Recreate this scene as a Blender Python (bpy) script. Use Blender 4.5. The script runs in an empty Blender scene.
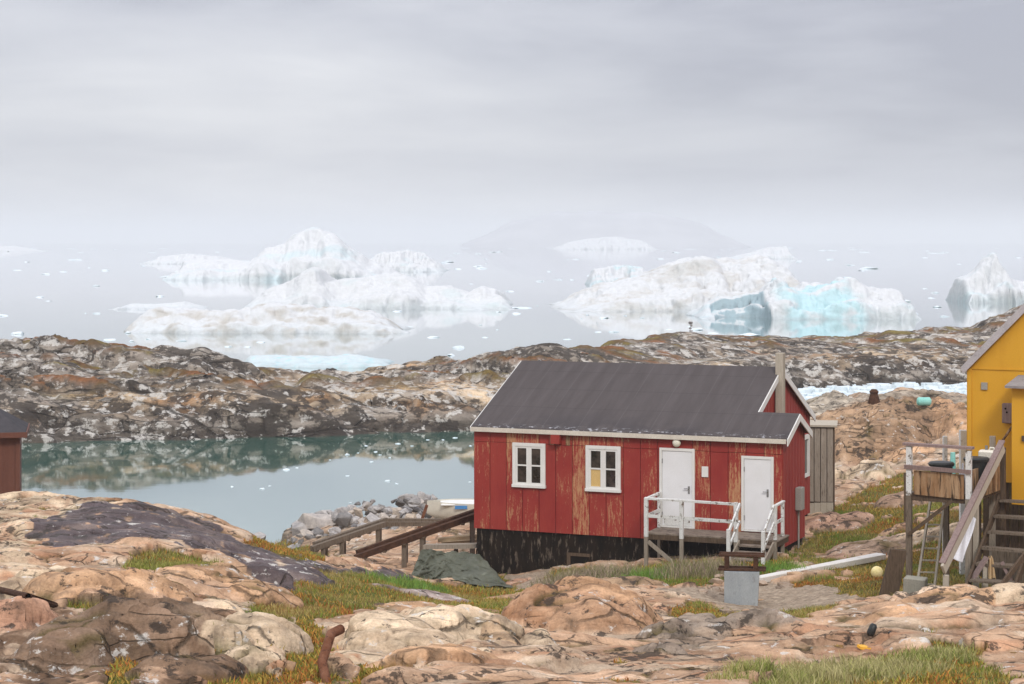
import bpy, bmesh, math, random
import numpy as np
from mathutils import Vector, Matrix, Euler

random.seed(7)
rng = np.random.default_rng(11)
S = bpy.context.scene
COL = S.collection
R = math.radians

# ------------------------------------------------------------------ camera, sky, sun, exposure
F, HZ, CAMZ = 2000.0, 240.0, 12.0
cam_d = bpy.data.cameras.new('camera')
cam = bpy.data.objects.new('camera', cam_d)
COL.objects.link(cam)
cam.location = (0, 0, CAMZ)
cam.rotation_euler = (R(90), 0, 0)
cam_d.sensor_width = 36.0
cam_d.lens = F * 36.0 / 1024.0
cam_d.shift_y = -(342.0 - HZ) / 1024.0
cam_d.clip_end = 20000
S.camera = cam

SUN_EL, SUN_AZ = R(40), R(166)          # azimuth clockwise from +Y: behind the camera, to the right
w = bpy.data.worlds.new('World')
S.world = w
w.use_nodes = True
nt = w.node_tree
nt.nodes.clear()


def N(tree, kind, **kw):
    n = tree.nodes.new(kind)
    for k, v in kw.items():
        if k == 'ins':
            for i, val in v.items():
                if isinstance(val, bpy.types.NodeSocket):
                    tree.links.new(val, n.inputs[i])
                else:
                    n.inputs[i].default_value = val
        else:
            setattr(n, k, v)
    return n


def ramp(tree, fac, stops, interp='LINEAR'):
    n = tree.nodes.new('ShaderNodeValToRGB')
    n.color_ramp.interpolation = interp
    el = n.color_ramp.elements
    while len(el) < len(stops):
        el.new(0.5)
    for e, (p, c) in zip(el, stops):
        e.position = p
        e.color = (c[0], c[1], c[2], 1) if not isinstance(c, (int, float)) else (c, c, c, 1)
    tree.links.new(fac, n.inputs[0])
    return n.outputs[0]


def mth(tree, op, a, b=None, c=None, clamp=False):
    n = tree.nodes.new('ShaderNodeMath')
    n.operation = op
    n.use_clamp = clamp
    for i, v in enumerate((a, b, c)):
        if v is None:
            continue
        if isinstance(v, bpy.types.NodeSocket):
            tree.links.new(v, n.inputs[i])
        else:
            n.inputs[i].default_value = v
    return n.outputs[0]


def mix(tree, fac, a, b, mode='MIX'):
    n = tree.nodes.new('ShaderNodeMix')
    n.data_type = 'RGBA'
    n.blend_type = mode
    for i, v in ((0, fac), (6, a), (7, b)):
        if isinstance(v, bpy.types.NodeSocket):
            tree.links.new(v, n.inputs[i])
        elif i == 0:
            n.inputs[0].default_value = v
        else:
            n.inputs[i].default_value = (v[0], v[1], v[2], 1)
    return n.outputs[2]


def noise(tree, vec, scale, detail=4, rough=0.55, dist=0.0):
    n = N(tree, 'ShaderNodeTexNoise', ins={'Scale': scale, 'Detail': detail, 'Roughness': rough, 'Distortion': dist})
    if vec is not None:
        tree.links.new(vec, n.inputs['Vector'])
    return n.outputs['Fac']


def mapping(tree, vec, scale=(1, 1, 1), rot=(0, 0, 0), loc=(0, 0, 0)):
    n = N(tree, 'ShaderNodeMapping', ins={'Location': loc, 'Rotation': rot, 'Scale': scale})
    tree.links.new(vec, n.inputs['Vector'])
    return n.outputs['Vector']


sky = N(nt, 'ShaderNodeTexSky', sky_type='NISHITA', sun_disc=False, sun_elevation=SUN_EL, sun_rotation=SUN_AZ)
bg_sky = N(nt, 'ShaderNodeBackground', ins={'Color': sky.outputs[0], 'Strength': 0.1})
tc = N(nt, 'ShaderNodeTexCoord')
sep = N(nt, 'ShaderNodeSeparateXYZ', ins={0: tc.outputs['Generated']})
zc = mth(nt, 'MAXIMUM', sep.outputs[2], 0.0)
cv = N(nt, 'ShaderNodeCombineXYZ', ins={0: sep.outputs[0], 1: sep.outputs[1], 2: mth(nt, 'POWER', zc, 0.8)}).outputs[0]
n1 = noise(nt, mapping(nt, cv, (3.2, 3.2, 13), (0, R(-5), 0), (1.9, 0.3, 0.55)), 1.0, 4, 0.5, 0.4)
n2 = noise(nt, mapping(nt, cv, (8, 8, 30), (0, R(4), 0), (5, 2, 0)), 1.0, 6, 0.6, 0.6)
nn = mth(nt, 'ADD', mth(nt, 'MULTIPLY', n1, 0.82), mth(nt, 'MULTIPLY', n2, 0.18))
nn = mth(nt, 'ADD', nn, mth(nt, 'MULTIPLY', mth(nt, 'MAXIMUM', mth(nt, 'ADD', sep.outputs[0], -0.02), -0.12), -0.62))       # the deck is thicker and darker to the right
cloud = ramp(nt, nn, [(0.30, (0.285, 0.292, 0.342)), (0.43, (0.385, 0.393, 0.438)), (0.55, (0.462, 0.468, 0.505)), (0.70, (0.575, 0.577, 0.60))])
zen = mth(nt, 'MULTIPLY_ADD', zc, 2.3, 1.0)
cloud2 = mix(nt, 1.0, cloud, N(nt, 'ShaderNodeCombineColor', ins={0: zen, 1: zen, 2: zen}).outputs[0], 'MULTIPLY')
bg_cl = N(nt, 'ShaderNodeBackground', ins={'Color': cloud2, 'Strength': 1.0})
msh = N(nt, 'ShaderNodeMixShader', ins={0: 0.93, 1: bg_sky.outputs[0], 2: bg_cl.outputs[0]})
N(nt, 'ShaderNodeOutputWorld', ins={0: msh.outputs[0]})

sun_d = bpy.data.lights.new('sun', 'SUN')
sun_d.energy = 1.5
sun_d.angle = R(11)
sun_d.color = (1.0, 0.95, 0.88)
sun = bpy.data.objects.new('sun', sun_d)
COL.objects.link(sun)
sun.location = (20, -30, 60)
sun.rotation_euler = Euler((R(90) - SUN_EL, 0, math.pi - SUN_AZ))   # checked: light travels away from the sun direction
sd = Vector((math.sin(SUN_AZ) * math.cos(SUN_EL), math.cos(SUN_AZ) * math.cos(SUN_EL), math.sin(SUN_EL)))
sun.rotation_euler = sd.to_track_quat('Z', 'Y').to_euler()

S.view_settings.view_transform = 'Standard'
S.view_settings.look = 'None'
S.view_settings.exposure = 0.27
S.view_settings.gamma = 1.0
S.render.engine = 'CYCLES'
S.cycles.use_denoising = True
S.cycles.max_bounces = 6
S.cycles.diffuse_bounces = 3
S.cycles.glossy_bounces = 3
S.cycles.transmission_bounces = 3
S.cycles.volume_bounces = 1
S.cycles.caustics_reflective = False
S.cycles.caustics_refractive = False

# ------------------------------------------------------------------ small helpers


def P(px, py, D):
    """world point for a photo position at a chosen distance"""
    return Vector(((px - 512) / F * D, D, CAMZ - (py - HZ) / F * D))


def tag(o, label=None, cat=None, group=None, kind=None):
    for k, v in (('label', label), ('category', cat), ('group', group), ('kind', kind)):
        if v:
            o[k] = v
    return o


def empty(name, loc, rz=0.0, label=None, cat=None, group=None):
    o = bpy.data.objects.new(name, None)
    COL.objects.link(o)
    o.location = loc
    o.rotation_euler = (0, 0, rz)
    o.empty_display_size = 0.2
    return tag(o, label, cat, group)


class MB:
    """collects simple shapes into one mesh"""

    def __init__(self):
        self.v, self.f = [], []

    def add(self, verts, faces):
        b = len(self.v)
        self.v += [tuple(p) for p in verts]
        self.f += [tuple(i + b for i in f) for f in faces]
        return self

    def box(self, x0, x1, y0, y1, z0, z1):
        vs = [(x, y, z) for z in (z0, z1) for y in (y0, y1) for x in (x0, x1)]
        return self.add(vs, [(0, 2, 3, 1), (4, 5, 7, 6), (0, 1, 5, 4), (2, 6, 7, 3), (0, 4, 6, 2), (1, 3, 7, 5)])

    def bar(self, a, b, wd, th, up=(0, 0, 1), jit=0.0):
        a, b = Vector(a), Vector(b)
        d = (b - a).normalized()
        upv = Vector(up)
        if abs(d.dot(upv)) > 0.98:
            upv = Vector((0, 1, 0))
        s = d.cross(upv).normalized()
        t = s.cross(d).normalized()
        vs = []
        for p in (a, b):
            for i, j in ((-1, -1), (1, -1), (1, 1), (-1, 1)):
                q = p + s * (i * wd / 2) + t * (j * th / 2)
                if jit:
                    q += Vector((random.uniform(-jit, jit), random.uniform(-jit, jit), random.uniform(-jit, jit)))
                vs.append(q)
        return self.add(vs, [(0, 1, 2, 3), (7, 6, 5, 4), (0, 4, 5, 1), (1, 5, 6, 2), (2, 6, 7, 3), (3, 7, 4, 0)])

    def prism(self, poly, h):
        """poly: list of 3-D points (planar), h: extrusion vector"""
        n = len(poly)
        h = Vector(h)
        vs = [Vector(p) for p in poly] + [Vector(p) + h for p in poly]
        fs = [tuple(range(n))[::-1], tuple(range(n, 2 * n))]
        fs += [(i, (i + 1) % n, (i + 1) % n + n, i + n) for i in range(n)]
        return self.add(vs, fs)

    def tube(self, path, rad, seg=10, cap=True):
        path = [Vector(p) for p in path]
        if not isinstance(rad, (list, tuple)):
            rad = [rad] * len(path)
        b = len(self.v)
        prev = None
        for i, p in enumerate(path):
            d = (path[min(i + 1, len(path) - 1)] - path[max(i - 1, 0)]).normalized()
            u = Vector((0, 0, 1)) if abs(d.z) < 0.95 else Vector((1, 0, 0))
            if prev is not None:
                u = prev
            s = d.cross(u).normalized()
            t = s.cross(d).normalized()
            prev = t
            for k in range(seg):
                a = 2 * math.pi * k / seg
                self.v.append(tuple(p + (s * math.cos(a) + t * math.sin(a)) * rad[i]))
        for i in range(len(path) - 1):
            for k in range(seg):
                k2 = (k + 1) % seg
                self.f.append((b + i * seg + k, b + i * seg + k2, b + (i + 1) * seg + k2, b + (i + 1) * seg + k))
        if cap:
            self.f.append(tuple(b + k for k in range(seg))[::-1])
            e = b + (len(path) - 1) * seg
            self.f.append(tuple(e + k for k in range(seg)))
        return self

    def ball(self, c, rx, ry, rz, seg=16, rings=10):
        b = len(self.v)
        for i in range(rings + 1):
            t = math.pi * i / rings
            for k in range(seg):
                a = 2 * math.pi * k / seg
                self.v.append((c[0] + rx * math.sin(t) * math.cos(a), c[1] + ry * math.sin(t) * math.sin(a), c[2] + rz * math.cos(t)))
        for i in range(rings):
            for k in range(seg):
                k2 = (k + 1) % seg
                self.f.append((b + i * seg + k, b + (i + 1) * seg + k, b + (i + 1) * seg + k2, b + i * seg + k2))
        return self

    def build(self, name, mat, parent=None, loc=None, bevel=0.0, smooth=False):
        me = bpy.data.meshes.new(name)
        me.from_pydata(self.v, [], self.f)
        me.update()
        bm = bmesh.new()
        bm.from_mesh(me)
        bmesh.ops.remove_doubles(bm, verts=bm.verts, dist=1e-6)
        bmesh.ops.recalc_face_normals(bm, faces=bm.faces)
        if bevel:
            bmesh.ops.bevel(bm, geom=list(bm.edges), offset=bevel, segments=1, affect='EDGES', clamp_overlap=True)
        bm.to_mesh(me)
        bm.free()
        if smooth:
            me.polygons.foreach_set('use_smooth', [True] * len(me.polygons))
        o = bpy.data.objects.new(name, me)
        COL.objects.link(o)
        if mat:
            me.materials.append(mat)
        if parent:
            o.parent = parent
        if loc is not None:
            o.location = loc
        return o


def grid_mesh(name, X, Y, Z, col, mat, extra=None, keep=None, soil=None, smooth=True):
    r, c = X.shape
    me = bpy.data.meshes.new(name)
    idx = np.arange(r * c).reshape(r, c)
    q = np.stack([idx[:-1, :-1], idx[:-1, 1:], idx[1:, 1:], idx[1:, :-1]], -1).reshape(-1, 4)
    co = np.stack([X, Y, Z], -1).reshape(-1, 3)
    ca = np.concatenate([col.reshape(-1, 3), np.ones((r * c, 1)) if extra is None else extra.reshape(-1, 1)], 1)
    if keep is not None:
        k = keep.reshape(-1)
        q = q[k[q].any(1)]
        used = np.zeros(r * c, bool)
        used[q.reshape(-1)] = True
        remap = np.cumsum(used) - 1
        q = remap[q]
        co, ca = co[used], ca[used]
    me.vertices.add(len(co))
    me.vertices.foreach_set('co', co.astype(np.float32).reshape(-1))
    me.loops.add(q.size)
    me.loops.foreach_set('vertex_index', q.astype(np.int32).reshape(-1))
    me.polygons.add(len(q))
    me.polygons.foreach_set('loop_start', np.arange(0, q.size, 4, dtype=np.int32))
    me.polygons.foreach_set('loop_total', np.full(len(q), 4, dtype=np.int32))
    me.polygons.foreach_set('use_smooth', np.full(len(q), smooth, bool))
    me.update(calc_edges=True)
    a = me.attributes.new('Col', 'FLOAT_COLOR', 'POINT')
    a.data.foreach_set('color', ca.astype(np.float32).reshape(-1))
    if soil is not None:
        a = me.attributes.new('Soil', 'FLOAT', 'POINT')
        a.data.foreach_set('value', soil.astype(np.float32).reshape(-1))
    me.materials.append(mat)
    o = bpy.data.objects.new(name, me)
    COL.objects.link(o)
    return o


# ------------------------------------------------------------------ numpy noise
_ang = np.linspace(0, 2 * np.pi, 256, endpoint=False)
GX, GY = np.cos(_ang), np.sin(_ang)


def hsh(ix, iy, seed):
    h = (ix.astype(np.int64) * 374761393 + iy.astype(np.int64) * 668265263 + seed * 1274126177) & 0xffffffff
    h = ((h ^ (h >> 13)) * 1274126177) & 0xffffffff
    h = ((h ^ (h >> 16)) * 2246822519) & 0xffffffff
    return h ^ (h >> 15)


def perlin(x, y, seed=0):
    x0, y0 = np.floor(x), np.floor(y)
    fx, fy = x - x0, y - y0
    ix, iy = x0.astype(np.int64), y0.astype(np.int64)
    u = fx * fx * fx * (fx * (fx * 6 - 15) + 10)
    v = fy * fy * fy * (fy * (fy * 6 - 15) + 10)

    def g(dx, dy):
        h = hsh(ix + dx, iy + dy, seed) & 255
        return GX[h] * (fx - dx) + GY[h] * (fy - dy)
    a = g(0, 0) * (1 - u) + g(1, 0) * u
    b = g(0, 1) * (1 - u) + g(1, 1) * u
    return (a * (1 - v) + b * v) * 1.45


def perlin3(x, y, z, seed=0):
    x0, y0, z0 = np.floor(x), np.floor(y), np.floor(z)
    fx, fy, fz = x - x0, y - y0, z - z0
    ix, iy, iz = x0.astype(np.int64), y0.astype(np.int64), z0.astype(np.int64)
    u, v, w_ = (t * t * t * (t * (t * 6 - 15) + 10) for t in (fx, fy, fz))
    out = 0
    for dz in (0, 1):
        wz = w_ if dz else 1 - w_
        for dy in (0, 1):
            wy = v if dy else 1 - v
            for dx in (0, 1):
                wx = u if dx else 1 - u
                h = hsh(ix + dx, iy + dy + (iz + dz) * 7919, seed)
                g = ((h & 1023) / 511.5 - 1) * (fx - dx) + (((h >> 10) & 1023) / 511.5 - 1) * (fy - dy) + (((h >> 20) & 1023) / 511.5 - 1) * (fz - dz)
                out = out + wx * wy * wz * g
    return out * 1.3


def carve(X, Y, Z, amp, scales, seed):
    """push a surface along its normals by solid noise, so steep faces get relief too"""
    du = np.stack([np.gradient(X, axis=1), np.gradient(Y, axis=1), np.gradient(Z, axis=1)], -1)
    dv = np.stack([np.gradient(X, axis=0), np.gradient(Y, axis=0), np.gradient(Z, axis=0)], -1)
    nrm = np.cross(du, dv)
    nrm /= np.linalg.norm(nrm, axis=-1, keepdims=True) + 1e-9
    nrm *= np.sign(nrm[..., 2:3] + 1e-9)
    d = 0
    for i, (sx, sz, a_) in enumerate(scales):
        n_ = perlin3(X * sx, Y * sx, Z * sz + 0.15 * X * sz, seed + i)
        d = d + a_ * ((1 - 2 * np.abs(n_)) if i % 2 == 0 else n_)
    d = d * amp
    return X + nrm[..., 0] * d, Y + nrm[..., 1] * d, Z + nrm[..., 2] * d


def fbm(x, y, seed=0, octv=5, gain=0.5, lac=2.03):
    s, a, t = 0, 1.0, 0
    for i in range(octv):
        s = s + a * perlin(x, y, seed + i * 17)
        t += a
        a *= gain
        x, y = x * lac + 3.1, y * lac - 1.7
    return s / t


def ridged(x, y, seed=0, octv=4, gain=0.5):
    s, a, t = 0, 1.0, 0
    for i in range(octv):
        s = s + a * (1 - 2 * np.abs(perlin(x, y, seed + i * 13)))
        t += a
        a *= gain
        x, y = x * 2.07 + 1.3, y * 2.07 + 5.1
    return s / t


def worley(x, y, seed=0):
    x0, y0 = np.floor(x).astype(np.int64), np.floor(y).astype(np.int64)
    f1 = np.full(x.shape, 9.0)
    f2 = np.full(x.shape, 9.0)
    cid = np.zeros(x.shape)
    for dx in (-1, 0, 1):
        for dy in (-1, 0, 1):
            h = hsh(x0 + dx, y0 + dy, seed)
            ppx = x0 + dx + (h & 1023) / 1023.0
            ppy = y0 + dy + ((h >> 10) & 1023) / 1023.0
            d = np.hypot(x - ppx, y - ppy)
            cl = d < f1
            f2 = np.where(cl, f1, np.minimum(f2, d))
            cid = np.where(cl, ((h >> 20) & 1023) / 1023.0, cid)
            f1 = np.where(cl, d, f1)
    return f1, f2, cid


def sst(a, b, x):
    t = np.clip((x - a) / (b - a), 0, 1)
    return t * t * (3 - 2 * t)


def lerp3(a, b, t):
    return a * (1 - t[..., None]) + np.asarray(b) * t[..., None]


def in_poly(x, y, poly):
    ins = np.zeros(x.shape, bool)
    n = len(poly)
    for i in range(n):
        x1, y1 = poly[i]
        x2, y2 = poly[(i + 1) % n]
        if y1 == y2:
            continue
        c = ((y1 > y) != (y2 > y)) & (x < (x2 - x1) * (y - y1) / (y2 - y1) + x1)
        ins ^= c
    return ins


class Surf:
    """smooth multiquadric surface through hand-placed ground points"""

    def __init__(self, pts, c=2.0):
        self.c = c
        p = np.array(pts, float)
        self.q = np.stack(self.tr(p[:, 0], p[:, 1]), -1)
        n = len(p)
        K = np.sqrt(((self.q[:, None] - self.q[None]) ** 2).sum(-1) + c * c)
        A = np.zeros((n + 3, n + 3))
        A[:n, :n] = K - np.eye(n) * 0.15
        A[:n, n] = 1
        A[:n, n + 1:] = self.q
        A[n, :n] = 1
        A[n + 1:, :n] = self.q.T
        self.w = np.linalg.solve(A, np.concatenate([p[:, 2], [0, 0, 0]]))

    @staticmethod
    def tr(x, y):
        y = np.maximum(y, 1.0)
        return np.clip(x / y, -0.44, 0.44) * 60.0, 30.0 * np.log(y)

    def __call__(self, x, y):
        sh = np.shape(x)
        a, b = self.tr(np.ravel(x), np.ravel(y))
        n = len(self.q)
        out = self.w[n] + self.w[n + 1] * a + self.w[n + 2] * b
        for i in range(n):
            out = out + self.w[i] * np.sqrt((a - self.q[i, 0]) ** 2 + (b - self.q[i, 1]) ** 2 + self.c ** 2)
        return out.reshape(sh)


# ------------------------------------------------------------------ materials


def pbr(name, rough=0.8, spec=0.3):
    if rough > 0.7:
        spec = min(spec, 0.06)
    m = bpy.data.materials.new(name)
    m.use_nodes = True
    t = m.node_tree
    b = t.nodes['Principled BSDF']
    b.inputs['Roughness'].default_value = rough
    b.inputs['Specular IOR Level'].default_value = spec
    return m, t, b


def bump(t, b, h, strength=0.3, dist=0.02):
    n = N(t, 'ShaderNodeBump', ins={'Strength': strength, 'Distance': dist, 'Height': h})
    t.links.new(n.outputs[0], b.inputs['Normal'])


def worn(name, base, var, scale=6.0, rough=0.8, stretch=(1, 1, 1), stain=None, stain_at=(0.55, 0.7), fine=40, bmp=0.2, metal=0.0, spec=0.3, speck=0.5):
    """base colour drifting to var, with optional stain patches"""
    m, t, b = pbr(name, rough, spec)
    tcn = N(t, 'ShaderNodeTexCoord')
    v = mapping(t, tcn.outputs['Object'], stretch)
    a = noise(t, v, scale, 5, 0.6)
    f = noise(t, v, fine, 4, 0.6)
    c = mix(t, ramp(t, a, [(0.3, 0.0), (0.7, 1.0)]), base, var)
    c = mix(t, speck, c, ramp(t, f, [(0.25, 0.62), (0.75, 1.25)]), 'MULTIPLY')
    if stain:
        s = noise(t, mapping(t, v, loc=(7, 3, 1)), scale * 1.7, 6, 0.65)
        c = mix(t, ramp(t, s, [(stain_at[0], 0.0), (stain_at[1], 1.0)]), c, stain)
    t.links.new(c, b.inputs['Base Color'])
    b.inputs['Metallic'].default_value = metal
    bump(t, b, f, bmp, 0.01)
    return m


M = {}
M['white'] = worn('white_paint', (0.74, 0.73, 0.70), (0.66, 0.65, 0.61), 3, 0.55, stain=(0.45, 0.42, 0.37), stain_at=(0.62, 0.82), bmp=0.05, speck=0.15)
M['door'] = worn('door_paint', (0.76, 0.76, 0.77), (0.70, 0.70, 0.70), 1.5, 0.5, stain=(0.55, 0.53, 0.50), stain_at=(0.66, 0.9), bmp=0.03, speck=0.08)
M['white_worn'] = worn('flaking_white_paint', (0.68, 0.68, 0.66), (0.60, 0.60, 0.57), 4, 0.8, stain=(0.16, 0.13, 0.10), stain_at=(0.56, 0.64), bmp=0.3)
M['cream'] = worn('cream_trim_paint', (0.66, 0.61, 0.52), (0.56, 0.50, 0.42), 3, 0.6, stain=(0.35, 0.28, 0.2), stain_at=(0.62, 0.8), bmp=0.1)
M['wood'] = worn('grey_weathered_wood', (0.24, 0.20, 0.155), (0.33, 0.285, 0.23), 5, 0.9, (6, 6, 0.6), stain=(0.10, 0.07, 0.05), stain_at=(0.55, 0.75))
M['wood_mid'] = worn('brown_grey_wood', (0.13, 0.10, 0.075), (0.20, 0.16, 0.12), 5, 0.9, (6, 6, 0.6), stain=(0.05, 0.036, 0.026), stain_at=(0.52, 0.68))
M['wood_pale'] = worn('pale_weathered_wood', (0.40, 0.35, 0.28), (0.48, 0.43, 0.35), 5, 0.9, (6, 6, 0.6), stain=(0.2, 0.15, 0.1), stain_at=(0.6, 0.8))
M['wood_dark'] = worn('dark_wet_wood', (0.075, 0.052, 0.036), (0.13, 0.09, 0.06), 6, 0.85, (5, 5, 0.7), stain=(0.03, 0.022, 0.016), stain_at=(0.55, 0.75))
M['wood_brown'] = worn('brown_weathered_board', (0.24, 0.125, 0.055), (0.42, 0.29, 0.175), 2.2, 0.85, (4, 4, 0.5), stain=(0.045, 0.027, 0.018), stain_at=(0.50, 0.62))
M['deck'] = worn('worn_deck_board', (0.19, 0.15, 0.12), (0.28, 0.23, 0.185), 4, 0.9, stain=(0.08, 0.06, 0.05), stain_at=(0.55, 0.7))
M['tar'] = worn('tarred_concrete', (0.006, 0.005, 0.004), (0.022, 0.015, 0.010), 1.6, 0.85, (4.2, 4.2, 0.9), stain=(0.30, 0.235, 0.18), stain_at=(0.555, 0.82), bmp=0.4)
M['rust'] = worn('rusty_iron', (0.125, 0.045, 0.022), (0.21, 0.10, 0.06), 7, 0.85, stain=(0.05, 0.022, 0.015), stain_at=(0.55, 0.7), bmp=0.4)
M['rust_dark'] = worn('dark_rusty_iron', (0.045, 0.024, 0.016), (0.10, 0.05, 0.03), 7, 0.85, bmp=0.4)
M['zinc'] = worn('galvanised_sheet', (0.30, 0.33, 0.35), (0.39, 0.42, 0.43), 3, 0.5, (1.5, 1.5, 0.7), stain=(0.20, 0.19, 0.17), stain_at=(0.6, 0.8), bmp=0.15, metal=0.25)
M['grey_box'] = worn('grey_plastic', (0.27, 0.26, 0.23), (0.32, 0.31, 0.28), 3, 0.6, bmp=0.05)
M['dark'] = worn('dark_opening', (0.008, 0.007, 0.006), (0.014, 0.012, 0.01), 3, 0.9)
M['black_plastic'] = worn('black_plastic', (0.014, 0.016, 0.015), (0.026, 0.028, 0.026), 4, 0.45, bmp=0.05)
M['orange_rope'] = worn('yellow_plastic', (0.72, 0.36, 0.03), (0.80, 0.45, 0.06), 6, 0.5, bmp=0.1)
M['float_yellow'] = worn('pale_yellow_float', (0.72, 0.60, 0.24), (0.80, 0.70, 0.40), 5, 0.5, bmp=0.1)
M['jerry'] = worn('milky_plastic', (0.66, 0.61, 0.50), (0.72, 0.69, 0.60), 3, 0.45, bmp=0.05)
M['aqua'] = worn('turquoise_plastic', (0.20, 0.52, 0.45), (0.32, 0.66, 0.58), 3, 0.5, bmp=0.1)
M['sheet'] = worn('pale_plastic_sheet', (0.60, 0.60, 0.63), (0.70, 0.70, 0.72), 2, 0.5, stain=(0.42, 0.41, 0.42), stain_at=(0.6, 0.8), bmp=0.2)
M['rag'] = worn('tan_cloth', (0.46, 0.31, 0.16), (0.55, 0.40, 0.23), 4, 0.95, bmp=0.3)
M['mauve'] = worn('faded_mauve_board', (0.20, 0.14, 0.13), (0.28, 0.21, 0.19), 5, 0.9, (5, 5, 0.6))
M['cement'] = worn('grey_cement', (0.25, 0.24, 0.20), (0.33, 0.31, 0.26), 5, 0.95, bmp=0.3)
M['tarp'] = worn('green_tarpaulin', (0.062, 0.068, 0.046), (0.115, 0.122, 0.088), 2, 0.6, stain=(0.21, 0.22, 0.17), stain_at=(0.62, 0.8), bmp=0.4)
M['brown_paint'] = worn('brown_red_paint', (0.115, 0.042, 0.026), (0.145, 0.055, 0.034), 2, 0.7, (3, 3, 0.5), bmp=0.1)
M['hull'] = worn('cream_hull', (0.66, 0.62, 0.52), (0.58, 0.54, 0.45), 2, 0.55, stain=(0.4, 0.36, 0.3), stain_at=(0.62, 0.8), bmp=0.05)
M['blue'] = worn('blue_paint', (0.05, 0.20, 0.48), (0.08, 0.26, 0.52), 4, 0.5)
M['lamp'] = worn('opal_glass', (0.72, 0.68, 0.55), (0.76, 0.73, 0.62), 3, 0.3, bmp=0.0)
M['gutter_white'] = worn('grimy_white_board', (0.70, 0.68, 0.64), (0.60, 0.57, 0.52), 2, 0.7, stain=(0.34, 0.29, 0.24), stain_at=(0.6, 0.75))
M['steel'] = worn('dull_steel', (0.28, 0.28, 0.28), (0.36, 0.36, 0.36), 6, 0.4, metal=0.7)
M['curtain'] = worn('yellow_blind', (0.60, 0.40, 0.15), (0.66, 0.46, 0.2), 3, 0.9)
M['pile'] = worn('pale_stacked_timber', (0.50, 0.40, 0.26), (0.40, 0.28, 0.16), 4, 0.9)


def red_paint(name, peel, lo):
    m, t, b = pbr(name, 0.62, 0.3)
    tcn = N(t, 'ShaderNodeTexCoord')
    ob = tcn.outputs['Object']
    sp = N(t, 'ShaderNodeSeparateXYZ', ins={0: ob})
    cell = mth(t, 'FLOOR', mth(t, 'DIVIDE', mth(t, 'ADD', sp.outputs[0], sp.outputs[1]), 0.488))
    wn = N(t, 'ShaderNodeTexWhiteNoise', noise_dimensions='1D', ins={'W': cell}).outputs['Value']
    st = noise(t, mapping(t, ob, (13, 13, 1.5)), 1.6, 8, 0.70)
    bl = noise(t, mapping(t, ob, (1, 1, 0.6)), 1.1, 4, 0.6)
    fi = noise(t, mapping(t, ob, (22, 22, 9)), 2.0, 6, 0.7)
    k = mth(t, 'ADD', mth(t, 'MULTIPLY', st, 0.5), mth(t, 'MULTIPLY', bl, 0.35))
    k = mth(t, 'ADD', k, mth(t, 'MULTIPLY', fi, 0.28))
    k = mth(t, 'ADD', k, mth(t, 'MULTIPLY_ADD', wn, 0.14, -0.07))
    fade = mix(t, ramp(t, bl, [(0.3, 0.0), (0.7, 1.0)]), (0.25, 0.022, 0.018), (0.32, 0.042, 0.028))
    fade = mix(t, ramp(t, st, [(0.45, 0.0), (0.75, 0.6)]), fade, (0.21, 0.016, 0.015))
    wood = mix(t, st, (0.40, 0.20, 0.085), (0.58, 0.37, 0.19))
    f1 = ramp(t, k, [(lo, 0.0), (lo + 0.035, 0.45), (lo + 0.11, peel)])
    t.links.new(mix(t, f1, fade, wood), b.inputs['Base Color'])
    bump(t, b, fi, 0.15, 0.01)
    return m


M['red'] = red_paint('peeling_red_paint', 0.8, 0.615)
M['red_fresh'] = red_paint('red_paint', 0.5, 0.74)
M['red_gap'] = worn('dark_red_shade_gap', (0.10, 0.016, 0.012), (0.13, 0.02, 0.015), 3, 0.9)


def roof_mat():
    m, t, b = pbr('roofing_felt', 0.88, 0.25)
    ob = N(t, 'ShaderNodeTexCoord').outputs['Object']
    st = noise(t, mapping(t, ob, (2.2, 0.25, 0.25)), 2.0, 5, 0.6)
    bl = noise(t, mapping(t, ob, (0.7, 0.9, 0.9)), 1.3, 5, 0.6)
    gr = noise(t, ob, 60, 3, 0.7)
    c = mix(t, ramp(t, st, [(0.3, 0.0), (0.7, 1.0)]), (0.074, 0.064, 0.063), (0.096, 0.084, 0.083))
    sp = N(t, 'ShaderNodeSeparateXYZ', ins={0: ob})
    low = ramp(t, sp.outputs[1], [(0.0, 1.0), (0.99, 0.0)])          # lower third of the slope
    dark = mth(t, 'MULTIPLY', ramp(t, bl, [(0.47, 0.0), (0.56, 1.0)]), low)
    c = mix(t, mth(t, 'MULTIPLY', dark, 0.6), c, (0.055, 0.05, 0.054))
    fl = noise(t, mapping(t, ob, (3.2, 5, 5)), 2.2, 5, 0.65)
    edge = ramp(t, mth(t, 'ADD', sp.outputs[1], 0.3), [(0.22, 1.0), (0.38, 0.0)])
    c = mix(t, mth(t, 'MULTIPLY', ramp(t, fl, [(0.56, 0.0), (0.64, 1.0)]), edge), c, (0.42, 0.42, 0.44))
    lap = mth(t, 'FRACT', mth(t, 'ADD', mth(t, 'MULTIPLY', sp.outputs[1], 1.02), mth(t, 'MULTIPLY', bl, 0.03)))
    c = mix(t, ramp(t, lap, [(0.0, 0.5), (0.035, 0.0)]), c, (0.04, 0.036, 0.037))
    lap2 = mth(t, 'FRACT', mth(t, 'ADD', mth(t, 'MULTIPLY', sp.outputs[0], 0.97), mth(t, 'MULTIPLY', st, 0.04)))
    c = mix(t, ramp(t, lap2, [(0.0, 0.35), (0.03, 0.0)]), c, (0.15, 0.14, 0.14))
    c = mix(t, 0.4, c, ramp(t, gr, [(0.25, 0.6), (0.75, 1.3)]), 'MULTIPLY')
    t.links.new(c, b.inputs['Base Color'])
    bump(t, b, gr, 0.2, 0.01)
    return m


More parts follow.
